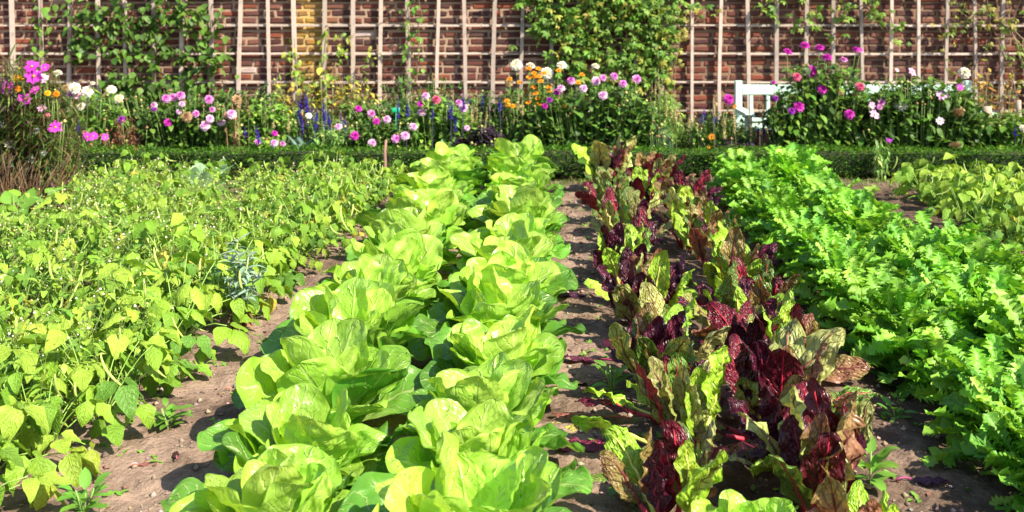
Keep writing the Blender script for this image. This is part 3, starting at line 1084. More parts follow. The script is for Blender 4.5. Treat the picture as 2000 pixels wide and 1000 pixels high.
# ------------------------------------------------------------------ small plants and litter on the soil
def small_plant(name, label, cat, px, py, cols, n=16, size=.07, h=.12, T=T_oval, group=None, mat="leaf", up=(0.1, 1.0), spread=.03):
    x, y = G(px, py)
    root = thing(name, label, cat, (x, y, ground_z(x, y)), 0, group)
    mb, st = MB(), MB()
    az = np.arange(n) * 2.39996 + rng.normal(0, .2, n)
    t = np.linspace(.1, 1, n)
    pos = np.stack([spread * np.cos(az) * t, spread * np.sin(az) * t, h * t], -1)
    scatter(mb, T, pos, az, rng.uniform(*up, n), size * rng.uniform(.7, 1.15, n), pick(cols, n))
    mb.build("leaves", mat, root)
    for k in range(3):
        a = U(0, 6.28)
        st.tube(curve3((0, 0, -.01), (spread * math.cos(a) * .8, spread * math.sin(a) * .8, h), (0, 0, 0), 4), [.004, .003, .0025, .002], (.2, .32, .08), 5)
    st.build("stem", "stem", root)
    return root


small_plant("weed", "fresh green weed with pointed leaves at the right of the wine red chard", "weed", 1700, 950, [(.16, .34, .04)], 14, .075, .09)
small_plant("weed", "green weed growing on the path left of the mottled chard", "weed", 1195, 765, [(.14, .3, .04)], 16, .07, .1)
small_plant("weed", "little weed below the lime chard leaf on the right path", "weed", 1645, 780, [(.16, .36, .04)], 6, .04, .02)
small_plant("weed", "leafy weed by the mizuna edge on the right path", "weed", 1750, 810, [(.1, .26, .03)], 8, .05, .04)
small_plant("weed", "dark leaved weed between the front chard and the lettuce", "weed", 1215, 965, [(.09, .2, .03)], 9, .06, .04)
small_plant("weed", "broad leaved weed at the left edge of the garden below the cosmos", "weed", 25, 460, [(.12, .28, .03), (.2, .38, .04)], 34, .13, .26, T_round, spread=.2)
small_plant("weed", "tall narrow leaved weed standing in the dark gap below the cosmos", "weed", 92, 470, [(.15, .3, .05)], 14, .12, .3, T_lance)
small_plant("weed", "tuft of weeds at the bottom left corner by the soil path", "weed", 165, 1000, [(.14, .34, .04)], 18, .06, .07)
small_plant("weed", "low weed under the beans at the first bend of the soil path", "weed", 330, 830, [(.13, .3, .035)], 16, .06, .07)
for k, (px, py) in enumerate(((400, 398), (418, 372), (365, 388))):
    small_plant("cabbage_seedling", ("grey-green broad leaved cabbage beside the bare spot in the beans", "grey-green cabbage nearest the hedge among the beans",
                "grey-green cabbage hidden deepest in the bean patch")[k], "cabbage", px, py, [(.25, .42, .22), (.3, .46, .26)], 13, .17, .14, T_round, "cabbages among the beans", up=(.3, 1.2), spread=.06)
# spurge with bluish top and withered brown foot, standing in the beans
x, y = G(462, 655)
root = thing("spurge_plant", "bluish spurge with withered brown lower leaves standing in the beans", "plant", (x, y, 0))
mb, dm, st = MB(), MB(), MB()
for ox, h in ((0, .40), (.05, .33), (-.04, .3), (.08, .26)):
    st.tube(curve3((0, 0, 0), (ox, U(-.03, .03), h), (0, 0, 0), 5), [.006, .006, .005, .004, .003], (.3, .36, .12), 5)
    n = 34
    t = rng.uniform(.5, 1, n)
    scatter(mb, T_lance, np.stack([ox * t, 0 * t, h * t], -1), rng.uniform(0, 6.28, n), rng.uniform(-.2, .9, n), rng.uniform(.05, .09, n), pick([(.26, .4, .3), (.32, .45, .36)], n))
    n = 16
    t = rng.uniform(.15, .5, n)
    scatter(dm, T_lance, np.stack([ox * t, 0 * t, h * t], -1), rng.uniform(0, 6.28, n), rng.uniform(-1.4, -.4, n), rng.uniform(.05, .09, n), pick([(.22, .1, .06), (.3, .18, .1), (.12, .08, .05)], n))
mb.build("leaves", "leaf", root)
dm.build("withered_leaves", "leaf", root)
st.build("stem", "stem", root)

FALL = [
    ("limp pink-stalked chard leaf lying on the path by the lettuce", 1190, 815, (.35, .12, .1), .2, 2.9, 3),
    ("yellowish chard leaf with its stalk lying on the soil", 1160, 832, (.42, .4, .08), .2, 3.0, 1),
    ("withered purple chard leaf below the yellowish fallen leaf", 1205, 868, (.2, .02, .06), .2, 3.3, 2),
    ("large green chard leaf with pink veins fallen near the front lettuce", 1200, 930, (.2, .32, .05), .2, 3.0, 4),
    ("dried tan leaf on the soil between the chard rows", 1462, 860, (.42, .24, .08), .12, 1.0, 3),
    ("wilted magenta chard leaf between the chard rows", 1425, 890, (.24, .03, .06), .18, 2.6, 3),
    ("shrivelled dark leaf at the bare path's chard side", 1170, 700, (.12, .02, .05), .16, 2.9, 2),
    ("shrivelled pale brown leaf under the mottled chard", 1180, 735, (.3, .2, .12), .12, 3.3, 2),
    ("limp purple leaf sprawling behind the withered weed", 1150, 575, (.06, .01, .04), .18, 3.0, 3),
    ("small orange-brown dead leaf on the soil path", 452, 757, (.4, .16, .06), .055, .1, 1),
    ("small pink-brown dead leaf at the path edge by the beans", 268, 905, (.5, .2, .17), .05, .7, 2),
    ("dark curled dead leaf in the middle of the soil path", 345, 893, (.1, .05, .04), .05, 2.0, 2),
    ("pale yellow bean leaf dropped on the soil below the beans", 140, 925, (.62, .5, .2), .13, 4.4, 3),
    ("rust brown dead leaf by the mizuna edge on the right path", 1640, 805, (.3, .12, .05), .06, 2.2, 3),
    ("wilted purple leaf on the path beside the front mizuna", 1780, 935, (.08, .02, .08), .12, .2, 2),
    ("grey-brown dead leaf in the gap behind the mizuna", 1812, 505, (.4, .3, .2), .08, .2, 2),
]
for lab, px, py, c, s, az, cr in FALL:
    x, y = G(px, py)
    root = thing("fallen_leaf", lab, "leaf", (x, y, ground_z(x, y) + .006), az, "fallen leaves on the soil")
    mb = MB()
    c = np.array(c)
    V, q, lp = leaf(7, 12, s, s * .42, sh_chard, U(2, 10), U(-22, -8), U(-.9, -.3), .06 + .01 * cr, U(2, 3.5), 0, twist=U(-20, 20), crinkle=.03)
    mb.add(V, q, c, np.clip(c * 1.6 + (.12, .01, .05), 0, 1), lp)
    mb.build("blade", "chard", root)
    sm = MB()
    sm.tube(curve3((-.4 * s, .02 * s, .004), (0, 0, .004), (0, .05 * s, .01), 5), [.002, .003, .003, .003, .003], np.clip(c * 1.3 + (.2, .01, .06), 0, 1), 5)
    sm.build("stalk", "stem", root)



# ================================================================== FLOWER BORDER
def palmate(k, n=5, w=.36):
    T = []
    for _ in range(k):
        vs, qs, ls, o = [], [], [], 0
        for j in range(n):
            a = (j - (n - 1) / 2) * R(52 if n == 5 else 40)
            V, q, lp = leaf(3, 5, U(.75, 1.0) * (1 - .12 * abs(j - (n - 1) / 2)), w * U(.85, 1.1), sh_oval, U(-10, 5), U(-55, -20), U(.1, .6), .04, 2, a)
            vs.append(V)
            qs.append(q + o)
            ls.append(lp)
            o += len(V)
        T.append((np.concatenate(vs), np.concatenate(qs), np.concatenate(ls)))
    return T


T_palm = palmate(5)
T_feather = templates(6, 3, 5, .085, sh_lance, bend=(-70, 40), ruf=.02)
T_thread = templates(5, 3, 5, .05, sh_lance, bend=(-70, 40), ruf=0)
T_strap = templates(5, 5, 8, .2, sh_lance, bend=(-110, -40), cup=(-.8, .3), ruf=.05)


def rot_to(n):
    n = np.asarray(n, float) / np.linalg.norm(n)
    a = np.cross((0, 0, 1.0), n)
    s, c = np.linalg.norm(a), n[2]
    if s < 1e-6:
        return np.eye(3)
    a /= s
    K = np.array([[0, -a[2], a[1]], [a[2], 0, -a[0]], [-a[1], a[0], 0]])
    return np.eye(3) + s * K + (1 - c) * K @ K


PAL = {  # inner, outer petal colour
    "pink": ((.50, .03, .42), (.78, .42, .70)),
    "pale": ((.66, .22, .58), (.85, .66, .80)),
    "magenta": ((.42, .01, .30), (.62, .06, .50)),
    "violet": ((.20, .01, .26), (.38, .05, .48)),
    "rose": ((.5, .04, .14), (.66, .16, .28)),
    "white": ((.80, .74, .50), (.86, .84, .76)),
    "tan": ((.30, .17, .08), (.46, .32, .18)),
    "orange": ((.70, .20, .01), (.85, .36, .02)),
    "yellow": ((.8, .45, .02), (.85, .55, .03)),
    "cosmos": ((.50, .02, .42), (.66, .05, .56)),
    "cream": ((.7, .64, .3), (.82, .78, .6)),
}
WORDS = {"pink": "pink and lilac flower", "pale": "pale pink flower", "magenta": "magenta flower", "violet": "violet flower", "rose": "rose red flower", "white": "white flower",
         "tan": "withered tan flower head", "orange": "orange flower", "yellow": "yellow flower", "cosmos": "magenta flower", "cream": "cream flower"}


def flower(parent, kind, c, r, colour, n=None, lab=True):
    ci, co = (np.array(x) for x in PAL[colour])
    if n is None:
        n = (U(-.3, .55), -U(.55, 1), U(.15, .9))
    mb, cm = MB(), None

    def ring(k, pitch, L, f, off=0.0, T=T_petal, w=1.0, z=0.0):
        az = np.arange(k) * 2 * math.pi / k + off + rng.normal(0, .06, k)
        rr = r * .08
        cc = np.clip((ci * (1 - f) + co * f) * rng.uniform(.85, 1.12, (k, 1)), 0, 1)
        scatter(mb, T, np.stack([rr * np.cos(az), rr * np.sin(az), np.full(k, z)], -1), az, np.radians(pitch + rng.normal(0, 5, k)), L * rng.uniform(.9, 1.05, k), cc, roll=rng.normal(0, .15, k))

    if kind in ("dahlia", "zinnia"):
        flat = kind == "zinnia"
        for i, (k, L) in enumerate(((13, 1.0), (13, .93), (11, .8), (9, .64), (7, .46), (4, .32))):
            ring(k, (-4 + 11 * i) if flat else (-28 + 21 * i), r * L, 1 - i / 5, i * .4, z=i * r * (.09 if flat else .05))
    elif kind == "cosmos":
        ring(8, 8, r, 1.0, U(0, 1))
        cm = MB()
        cm.add(ico * r * .24 * np.array([1, 1, .6]) + (0, 0, r * .08), icoq, (.75, .42, .03))
    elif kind == "daisy":
        ring(13, 6, r, 1.0, 0)
        ring(11, 14, r * .75, .4, .3)
        cm = MB()
        cm.add(ico * r * .36 * np.array([1, 1, .7]) + (0, 0, r * .1), icoq, (.16, .06, .02))
    Rm = rot_to(n)
    out = None
    for m, nm in ((mb, "flower"), (cm, "flower_centre")):
        if m is None:
            continue
        m.v = [v @ Rm.T + c for v in m.v]
        o = m.build(nm, "petal", parent if out is None else out)
        if out is None:
            out = o
            if lab:
                o["label"] = WORDS[colour]
    return out


def spike(parent, a, b, colour, r=.012, frac=.5, lab=None):
    mb = MB()
    cv = curve3(a, b, (U(-.02, .02), U(-.02, .02), 0), 8)
    cs = np.array({"blue": (.10, .05, .50), "cream": (.74, .63, .36), "brown": (.30, .2, .1), "mauve": (.4, .28, .32), "green": (.36, .42, .16)}[colour])
    mb.tube(cv, np.linspace(.0035, .0015, 8), (.22, .25, .12) if colour != "blue" else (.12, .1, .2), 4)
    L = np.linalg.norm(np.asarray(b) - a)
    n = int(16 + L * frac * 420)
    t = 1 - frac * rng.uniform(0, 1, n)
    i = np.clip(t * 7, 0, 6.999)
    k = i.astype(int)
    pos = cv[k] + (cv[k + 1] - cv[k]) * (i - k)[:, None]
    taper = np.clip((1 - t) * 6, .35, 1)
    scatter(mb, T_card, pos, rng.uniform(0, 6.28, n), rng.uniform(-.2, 1.2, n), r * 1.5 * taper * rng.uniform(.7, 1.3, n), pick([cs, cs * .75, cs * 1.25], n, .2))
    o = mb.build("flower_spike", "petal", parent)
    if lab:
        o["label"] = lab
    return o


GREEN = [(.085, .19, .025), (.06, .14, .02), (.12, .24, .03)]
DARKG = [(.05, .12, .02), (.035, .085, .016), (.085, .17, .025)]
LIGHTG = [(.16, .32, .04), (.12, .26, .035), (.22, .36, .05)]


def border(name, label, cat, px, Y, outline, T=T_oval, size=.08, cols=GREEN, nst=26, per=11, low=.05, fl=(), sp=(), group=None, stemcol=(.14, .22, .06), thick=.3, mat="leaf",
           vmin=.12, bare=0.0, down=.5, stem_w=.004, frad=1.0):
    x0 = (px - PX) * Y / FPX
    root = thing(name, label, cat, (x0, Y, 0), 0, group)
    o = np.array([x0, Y, 0])
    mb, st = MB(), MB()
    xs, ys = zip(*outline)
    pos, az = [], []
    if not bare and down < 1.5:
        nst, per, size = int(nst * 2.5), per + 6, size * .84
    cols = np.asarray(cols) * 1.08
    outline = [(a_, b_ - 10) for a_, b_ in outline]
    cols = np.vstack([cols, cols, cols.mean(0) * (1.9, 1.75, 1.6)])
    for i in range(nst):
        fx = U(min(xs), max(xs))
        top = np.interp(fx, xs, ys)
        yb = Y + U(-thick, thick) * .6
        tip = P(fx, top, Y) - o
        tip[2] *= U(.88, 1.14) if i % 3 else U(.4, .85)
        tip[1] = yb - Y
        a = np.array([tip[0] * U(.25, .75), tip[1] * .5, 0])
        cv = curve3(a, tip, (0, 0, U(.0, .05)), 7)
        st.tube(cv, np.linspace(stem_w, stem_w * .4, 7), np.array(stemcol) * U(.7, 1.3), 4)
        a0 = U(0, 6.28)
        for j in range(per):
            t = vmin + (1 - vmin) * (j + U(0, 1)) / per
            if rng.random() < bare * (1 - t):
                continue
            k = min(int(t * 6), 5)
            pos.append(cv[k] + (cv[k + 1] - cv[k]) * (t * 6 - k))
            az.append(a0 + j * 2.4)
    for _ in range(nst // 7):
        f_ = U(min(xs), max(xs))
        c_ = P(f_, np.interp(f_, xs, ys) + U(-14, 40), Y - .17) - o
        st.tube(curve3((c_[0] * .8, c_[1] * .6, .1), c_, (0, 0, 0), 4), .0022, (.2, .3, .08), 4)
        st.add(ico * U(.009, .017) + c_, icoq, np.array([(.3, .38, .1), (.45, .4, .14), (.26, .15, .07)][int(rng.integers(0, 3))]))
    n = len(pos)
    scatter(mb, T, pos, az, rng.normal(.25 - down * .4, .45, n), size * rng.uniform(.65, 1.2, n), pick(cols, n, .2))
    for f in fl:
        fx, fy, kind, colour, rp = f[:5]
        c = P(fx, fy, Y - .2 + U(-.06, .05)) - o
        b = np.array([c[0] * .55, .12, 0.0])
        st.tube(curve3(b, c, (c[0] * .12, 0, 0), 7), np.linspace(.004, .0022, 7), np.array((.2, .33, .07)) * U(.8, 1.2), 4)
        q = curve3(b, c, (c[0] * .12, 0, 0), 7)
        if kind != "cosmos":
            m2 = 13
            kk = rng.integers(1, 6, m2)
            scatter(mb, T, q[kk], rng.uniform(0, 6.28, m2), rng.normal(.2, .4, m2), size * rng.uniform(.6, 1, m2), pick(cols, m2, .2))
        r = rp * Y / FPX * 1.08 * frad
        nrm = f[5] if len(f) > 5 else None
        flower(root, kind, c, r, colour, nrm)
        # sepals under the head
        nn = np.asarray(nrm if nrm else (0, -.4, .8), float)
        st.add(ico * r * .28 + c - nn / np.linalg.norm(nn) * r * .22, icoq, (.2, .3, .07))
    if n:
        mb.build("foliage", mat, root)
    if st.n:
        st.build("stems", "stem", root)
    for s_ in sp:
        fx, fy, colour = s_[:3]
        by = s_[3] if len(s_) > 3 else fy + 75
        t = P(fx, fy, Y) - o
        t[1] += U(-.3, -.05)
        b = P(fx + U(-6, 6), 0, Y) - o
        b[2], b[1] = 0, t[1]
        length = t[2] - b[2]
        spike(root, b, t, colour, .017 if colour == "blue" else .014, min(.85, (by - fy) * Y / FPX / max(length, .05)))
    return root


UPF = (.1, -.25, 1.0)
# ---- left end: cosmos
border("cosmos_bush", "tall feathery cosmos bush with magenta and white flowers at the left edge", "flowering bush", 40, 7.45,
       [(-70, 165), (0, 145), (60, 140), (115, 195), (140, 250)], T_feather, .13, [(.06, .13, .02), (.09, .14, .025), (.11, .08, .035), (.04, .08, .016)], 260, 44, thick=.5, stemcol=(.11, .06, .03), bare=.3, vmin=.15,
       fl=[(62, 130, "cosmos", "cosmos", 13), (66, 149, "cosmos", "cosmos", 15), (15, 173, "cosmos", "cosmos", 14), (48, 194, "cosmos", "cosmos", 12),
           (27, 217, "cosmos", "magenta", 11, (.4, -.6, -.3)), (108, 249, "cosmos", "cosmos", 13), (85, 153, "cosmos", "pink", 9), (68, 176, "cosmos", "magenta", 9), (82, 212, "cosmos", "pink", 8), (4, 158, "cosmos", "cosmos", 9),
           (88, 132, "cosmos", "cosmos", 8), (60, 238, "cosmos", "magenta", 7), (8, 243, "cosmos", "white", 8), (69, 256, "cosmos", "white", 9), (20, 282, "cosmos", "white", 11), (32, 317, "cosmos", "white", 9),
           (62, 312, "cosmos", "white", 7), (85, 299, "cosmos", "white", 6), (20, 323, "cosmos", "white", 5), (35, 152, "zinnia", "yellow", 9), (48, 156, "zinnia", "yellow", 5), (93, 182, "zinnia", "yellow", 6),
           (110, 184, "zinnia", "orange", 6), (34, 174, "zinnia", "orange", 6), (92, 226, "cosmos", "rose", 6), (5, 212, "cosmos", "cosmos", 8)])
# dry brown stems at the foot of the cosmos
x0 = (45 - PX) * 7.3 / FPX
root = thing("dry_stems", "clump of dry brown stalks under the cosmos at the left edge", "dead plant", (x0, 7.3, 0))
mb = MB()
for _ in range(650):
    a = np.array([U(-.4, .22), U(-.25, .2), 0])
    mb.tube(curve3(a, a + (U(-.15, .2), U(-.12, .12), U(.1, .42)), (U(-.03, .03), 0, 0), 4), [.004, .003, .0025, .0015], np.array([(.09, .04, .025), (.14, .07, .035), (.05, .025, .02), (.15, .11, .04)][int(rng.integers(0, 4))]) * U(.7, 1.2), 4)
mb.build("stalks", "stem", root)
x0, y0 = G(112, 412)
root = thing("wooden_stake", "short dark bent stick standing in the soil below the cosmos", "stake", (x0, y0, 0))
mb = MB()
mb.tube([(-.07, .03, .23), (-.035, .02, .15), (0, 0, .05), (.01, 0, -.04)], [.012, .014, .016, .016], (.07, .05, .045), 8)
mb.build("stick", "post", root)

border("zinnia_plant", "white flowered zinnia clump beside the magenta cosmos", "flowering plant", 165, 9.15, [(110, 215), (150, 190), (200, 200), (245, 215)], T_oval, .085, GREEN + [(.17, .3, .04)], 34, 11,
       fl=[(113, 143, "zinnia", "white", 8, UPF), (147, 172, "dahlia", "white", 11), (171, 178, "dahlia", "white", 11), (218, 175, "zinnia", "white", 9), (232, 193, "zinnia", "cream", 9), (158, 208, "zinnia", "white", 8),
           (181, 163, "zinnia", "white", 5, UPF), (140, 183, "cosmos", "violet", 9), (151, 186, "cosmos", "pink", 8), (128, 172, "dahlia", "tan", 8), (166, 260, "zinnia", "tan", 6)],
       sp=[(192, 168, "mauve", 205), (203, 190, "mauve", 225), (220, 183, "brown", 225), (178, 230, "blue", 255), (140, 240, "cream", 275), (160, 250, "cream", 290), (172, 225, "cream", 250), (248, 215, "mauve", 250), (133, 225, "cream", 250)])
border("cosmos_plant", "small magenta cosmos leaning over the hedge beside the brown withered clump", "flowering plant", 185, 8.95, [(150, 275), (180, 265), (215, 280)], T_thread, .08, GREEN, 24, 20, fl=[(170, 267, "cosmos", "cosmos", 9), (182, 266, "cosmos", "cosmos", 9), (205, 268, "cosmos", "magenta", 7), (117, 268, "cosmos", "rose", 5)])
border("withered_plant", "withered reddish brown clump between the zinnias and the pink dahlias", "dead plant", 255, 9.0, [(205, 262), (240, 235), (270, 240), (290, 265)], T_lance, .06, [(.16, .07, .04), (.22, .11, .06), (.1, .05, .03)], 60, 14, stemcol=(.2, .1, .06), down=2.0, vmin=.3)
border("dahlia_bush", "dahlia bush with pink and lilac blooms in front of the round leaved vine", "flowering bush", 375, 9.05, [(265, 225), (300, 205), (345, 195), (410, 200), (440, 215), (475, 235)], T_oval, .095, DARKG + GREEN, 46, 12,
       fl=[(324, 192, "dahlia", "pink", 9), (338, 190, "dahlia", "pink", 8), (352, 186, "dahlia", "pink", 9), (355, 203, "dahlia", "pale", 6), (408, 194, "dahlia", "pink", 9), (300, 206, "dahlia", "pale", 7), (301, 212, "dahlia", "violet", 6),
           (328, 239, "dahlia", "magenta", 8), (383, 222, "dahlia", "pink", 7), (410, 232, "dahlia", "pale", 8), (400, 245, "dahlia", "pale", 10), (431, 238, "dahlia", "pale", 8), (452, 222, "dahlia", "pale", 10), (414, 214, "dahlia", "pink", 6),
           (462, 195, "dahlia", "tan", 10), (364, 228, "dahlia", "tan", 11), (237, 233, "dahlia", "violet", 7), (349, 218, "dahlia", "pale", 5)])
border("withered_plant", "tall withered tan stalk hanging beside the pale pink dahlia", "dead plant", 458, 9.0, [(445, 205), (460, 190), (472, 215)], T_lance, .07, [(.36, .24, .12), (.26, .16, .08)], 9, 12, stemcol=(.3, .2, .1), down=2.6, vmin=.2)
border("hyssop_plant", "leafy hyssop with pale green flower spikes beside the yellow shrub", "flowering plant", 520, 9.3, [(468, 235), (500, 200), (535, 205), (575, 225)], T_oval, .1, LIGHTG + GREEN, 36, 10,
       sp=[(522, 192, "green", 215), (532, 198, "green", 235), (558, 230, "green", 262), (548, 220, "cream", 245), (500, 190, "brown", 225), (490, 180, "brown", 215), (480, 185, "brown", 220), (580, 222, "cream", 250), (470, 190, "brown", 220)])
border("zinnia_plant", "low zinnias with small magenta blooms beside the grey-green kale", "flowering plant", 528, 8.98, [(490, 282), (520, 268), (560, 280)], T_oval, .075, LIGHTG, 22, 10,
       fl=[(536, 260, "dahlia", "magenta", 6), (503, 277, "dahlia", "pink", 6), (535, 279, "dahlia", "pale", 8), (552, 281, "dahlia", "pink", 6), (532, 300, "dahlia", "pink", 7)], sp=[(508, 240, "blue", 268), (522, 250, "blue", 275), (486, 245, "blue", 265)])
# kale
x0 = (590 - PX) * 9.0 / FPX
root = thing("kale_plant", "blue-grey kale with long arching strap leaves behind the hedge", "kale", (x0, 9.0, 0))
mb = MB()
n = 30
az = np.arange(n) * 2.4
t = np.linspace(0, 1, n)
scatter(mb, T_strap, np.stack([.02 * np.cos(az), .02 * np.sin(az), .1 + .06 * t], -1), az, .35 + .9 * t, rng.uniform(.2, .27, n), pick([(.11, .2, .16), (.09, .17, .13), (.16, .26, .21)], n, .12), vcol=(.4, .5, .42))
mb.tube([(0, 0, -.02), (0, 0, .1), (0, 0, .2)], [.014, .013, .01], (.3, .36, .22), 7)
mb.build("leaves", "leaf", root)
border("salvia_clump", "clump of deep blue salvia spikes behind the kale", "salvia", 625, 9.25, [(575, 240), (620, 225), (690, 245)], T_lance, .075, GREEN, 30, 10,
       sp=[(x, y, "blue", y + d) for x, y, d in ((592, 182, 60), (600, 172, 55), (587, 195, 60), (608, 190, 55), (628, 205, 60), (637, 192, 60), (645, 212, 55), (655, 220, 50), (668, 218, 45), (622, 215, 50), (613, 205, 45), (676, 225, 40), (597, 215, 45), (650, 205, 50))],
       group="blue salvia clumps")
border("hyssop_plant", "pale leafy plant between the kale and the round pink dahlias", "leafy plant", 652, 9.0, [(612, 262), (640, 250), (675, 265)], T_lance, .085, [(.2, .36, .1), (.16, .3, .07)], 28, 12, fl=[(661, 247, "dahlia", "pale", 7), (603, 226, "zinnia", "white", 6)])
border("dahlia_bush", "dahlia bush with round magenta blooms left of the wooden stake", "flowering bush", 730, 9.05, [(680, 262), (715, 235), (760, 240), (800, 260)], T_oval, .085, DARKG + GREEN, 30, 10,
       fl=[(700, 212, "dahlia", "magenta", 7), (726, 222, "dahlia", "pink", 8), (735, 237, "dahlia", "magenta", 7), (755, 233, "dahlia", "pale", 8), (693, 265, "dahlia", "magenta", 9), (727, 279, "dahlia", "pale", 8), (774, 271, "dahlia", "pink", 9), (791, 265, "dahlia", "pale", 9)])
x0 = (753 - PX) * 8.35 / FPX
root = thing("wooden_stake", "thin bent wooden stake standing in front of the hedge by the lettuces", "stake", (x0, 8.35, 0))
mb = MB()
mb.tube([(.005, 0, .33), (-.006, 0, .24), (-.003, 0, .1), (.006, 0, -.05)], [.009, .013, .014, .012], (.3, .16, .13), 8)
mb.build("stick", "post", root)
border("dahlia_bush", "dahlia bush with pale pink blooms behind the left lettuce row", "flowering bush", 860, 9.15, [(790, 235), (820, 205), (870, 200), (920, 235), (950, 265)], T_oval, .095, GREEN + LIGHTG, 46, 11,
       fl=[(831, 187, "dahlia", "pale", 8), (824, 218, "dahlia", "pale", 9), (821, 203, "dahlia", "magenta", 6), (808, 247, "dahlia", "pale", 8), (852, 194, "dahlia", "rose", 9), (896, 200, "dahlia", "pink", 7), (905, 211, "dahlia", "pale", 9), (912, 250, "dahlia", "pale", 6)],
       sp=[(x, y, "blue", y + d) for x, y, d in ((785, 185, 42), (803, 190, 35), (876, 190, 55), (888, 188, 40), (911, 165, 45), (851, 200, 25), (918, 182, 20), (868, 215, 40), (895, 215, 35))])
# green tag
x0 = (773 - PX) * 9.4 / FPX
root = thing("plant_tag", "small bright green plastic plant tag among the dahlias", "plant tag", (x0, 9.4, 0))
mb = MB()
mb.box((-.036, -.002, .435), (.036, .002, .475), (.02, .5, .2), ch=.001)
mb.build("plate", "plastic", root)
mb = MB()
mb.tube([(0, .004, -.02), (0, .004, .2), (0, .004, .45)], .003, (.02, .4, .16), 5)
mb.build("stem", "plastic", root)
border("coleus_plant", "dark purple leaved plant behind the gap between the lettuce rows", "leafy plant", 945, 8.98, [(895, 275), (930, 252), (960, 252), (992, 275)], T_heart, .085, [(.022, .012, .03), (.035, .016, .04), (.015, .012, .02)], 28, 11, stemcol=(.05, .02, .04))
border("hyssop_plant", "pale cream flower spikes beside the orange daisies", "flowering plant", 955, 9.3, [(920, 255), (950, 235), (1010, 240)], T_lance, .08, GREEN, 30, 10,
       sp=[(926, 195, "cream", 235), (933, 190, "cream", 242), (940, 215, "cream", 250), (953, 205, "cream", 235), (958, 180, "mauve", 210), (997, 178, "cream", 222), (1015, 168, "cream", 210), (1022, 180, "cream", 220), (1036, 165, "cream", 195), (1022, 230, "cream", 252), (952, 232, "cream", 250), (945, 180, "blue", 205), (978, 180, "blue", 215)])
OR = [(995, 154), (1015, 161), (1043, 143), (1052, 134), (1033, 151), (1044, 150), (1053, 149), (1056, 159), (1043, 170), (1072, 170), (1046, 182), (1032, 200), (1053, 203), (1073, 177), (1091, 137), (1102, 209), (1137, 146), (1129, 161), (1136, 230), (990, 197), (992, 205),
      (1033, 134), (1062, 143), (1050, 192), (1093, 174), (1178, 231), (1002, 207)]
border("rudbeckia_clump", "clump of small orange daisies with dark centres beside big white blooms", "flowering plant", 1045, 9.35, [(985, 205), (1030, 165), (1080, 175), (1120, 200)], T_lance, .085, GREEN, 40, 12,
       fl=[(x, y, "daisy", "orange", 5.5, (U(-.3, .3), -.6, 1.0)) for x, y in OR])
border("zinnia_plant", "tall white blooms standing above the orange daisies", "flowering plant", 1060, 9.5, [(1000, 215), (1060, 190), (1130, 210)], T_oval, .08, GREEN, 20, 8,
       fl=[(1007, 126, "dahlia", "white", 12), (1036, 129, "zinnia", "white", 9, UPF), (1068, 142, "dahlia", "white", 13), (1097, 128, "zinnia", "white", 10, (.1, -.45, 1)), (1163, 130, "zinnia", "white", 8, UPF), (994, 161, "dahlia", "tan", 9)])
border("dahlia_bush", "large dark green dahlia bush with lilac blooms behind the left chard row", "flowering bush", 1160, 9.1, [(1005, 240), (1060, 205), (1120, 185), (1190, 180), (1240, 185), (1290, 230), (1320, 260)], T_oval, .105, DARKG + [(.1, .2, .03)], 86, 12, thick=.35,
       fl=[(1115, 157, "dahlia", "pink", 9), (1140, 172, "dahlia", "pale", 8), (1164, 158, "dahlia", "pale", 9), (1178, 186, "dahlia", "pale", 9), (1200, 149, "dahlia", "pink", 8), (1217, 163, "dahlia", "pink", 8), (1244, 154, "dahlia", "pink", 9), (1088, 179, "dahlia", "magenta", 7), (1064, 207, "dahlia", "magenta", 6),
           (1073, 195, "dahlia", "violet", 6), (1178, 152, "dahlia", "pink", 7), (1155, 210, "dahlia", "white", 5), (1095, 172, "dahlia", "pale", 8)])
border("celosia_plant", "tall cream flower spikes at the edge of the leafy wall creeper", "flowering plant", 1295, 9.35, [(1265, 200), (1290, 185), (1330, 215)], T_lance, .075, LIGHTG, 30, 10,
       sp=[(1280, 132, "cream", 175), (1268, 152, "cream", 182), (1275, 150, "cream", 180), (1292, 155, "cream", 190), (1287, 165, "cream", 205), (1297, 180, "cream", 225), (1313, 190, "cream", 235), (1305, 200, "cream", 240), (1322, 200, "cream", 240), (1342, 220, "cream", 255), (1348, 218, "cream", 245)])
border("fennel_plant", "low blue-green feathery plant behind the hedge and the chard", "leafy plant", 1290, 9.0, [(1270, 275), (1288, 250), (1310, 270)], T_thread, .07, [(.16, .3, .24), (.12, .24, .2)], 40, 24)
border("salvia_clump", "blue salvia and dry cream spikes left of the bench", "salvia", 1395, 9.25, [(1340, 250), (1390, 225), (1440, 240), (1480, 250)], T_lance, .08, GREEN + DARKG, 44, 11,
       sp=[(1383, 192, "mauve", 218), (1388, 188, "cream", 225), (1397, 180, "cream", 240), (1405, 225, "cream", 255), (1420, 200, "cream", 250), (1408, 215, "cream", 270), (1412, 245, "cream", 280), (1391, 212, "blue", 240), (1372, 205, "blue", 235), (1366, 215, "blue", 240), (1470, 180, "brown", 225), (1455, 195, "brown", 250), (1480, 200, "cream", 230), (1487, 190, "brown", 240), (1460, 240, "cream", 265), (1478, 240, "blue", 268), (1488, 245, "blue", 270)],
       fl=[(1424, 193, "dahlia", "magenta", 10), (1390, 267, "daisy", "orange", 6), (1384, 286, "daisy", "orange", 5), (1436, 208, "daisy", "orange", 4)], group="blue salvia clumps")
border("coleus_plant", "low dark purple foliage behind the hedge left of the tall zinnias", "leafy plant", 1440, 8.98, [(1405, 288), (1440, 278), (1490, 285)], T_heart, .08, [(.02, .012, .026), (.03, .016, .03)], 22, 9, stemcol=(.05, .02, .04))
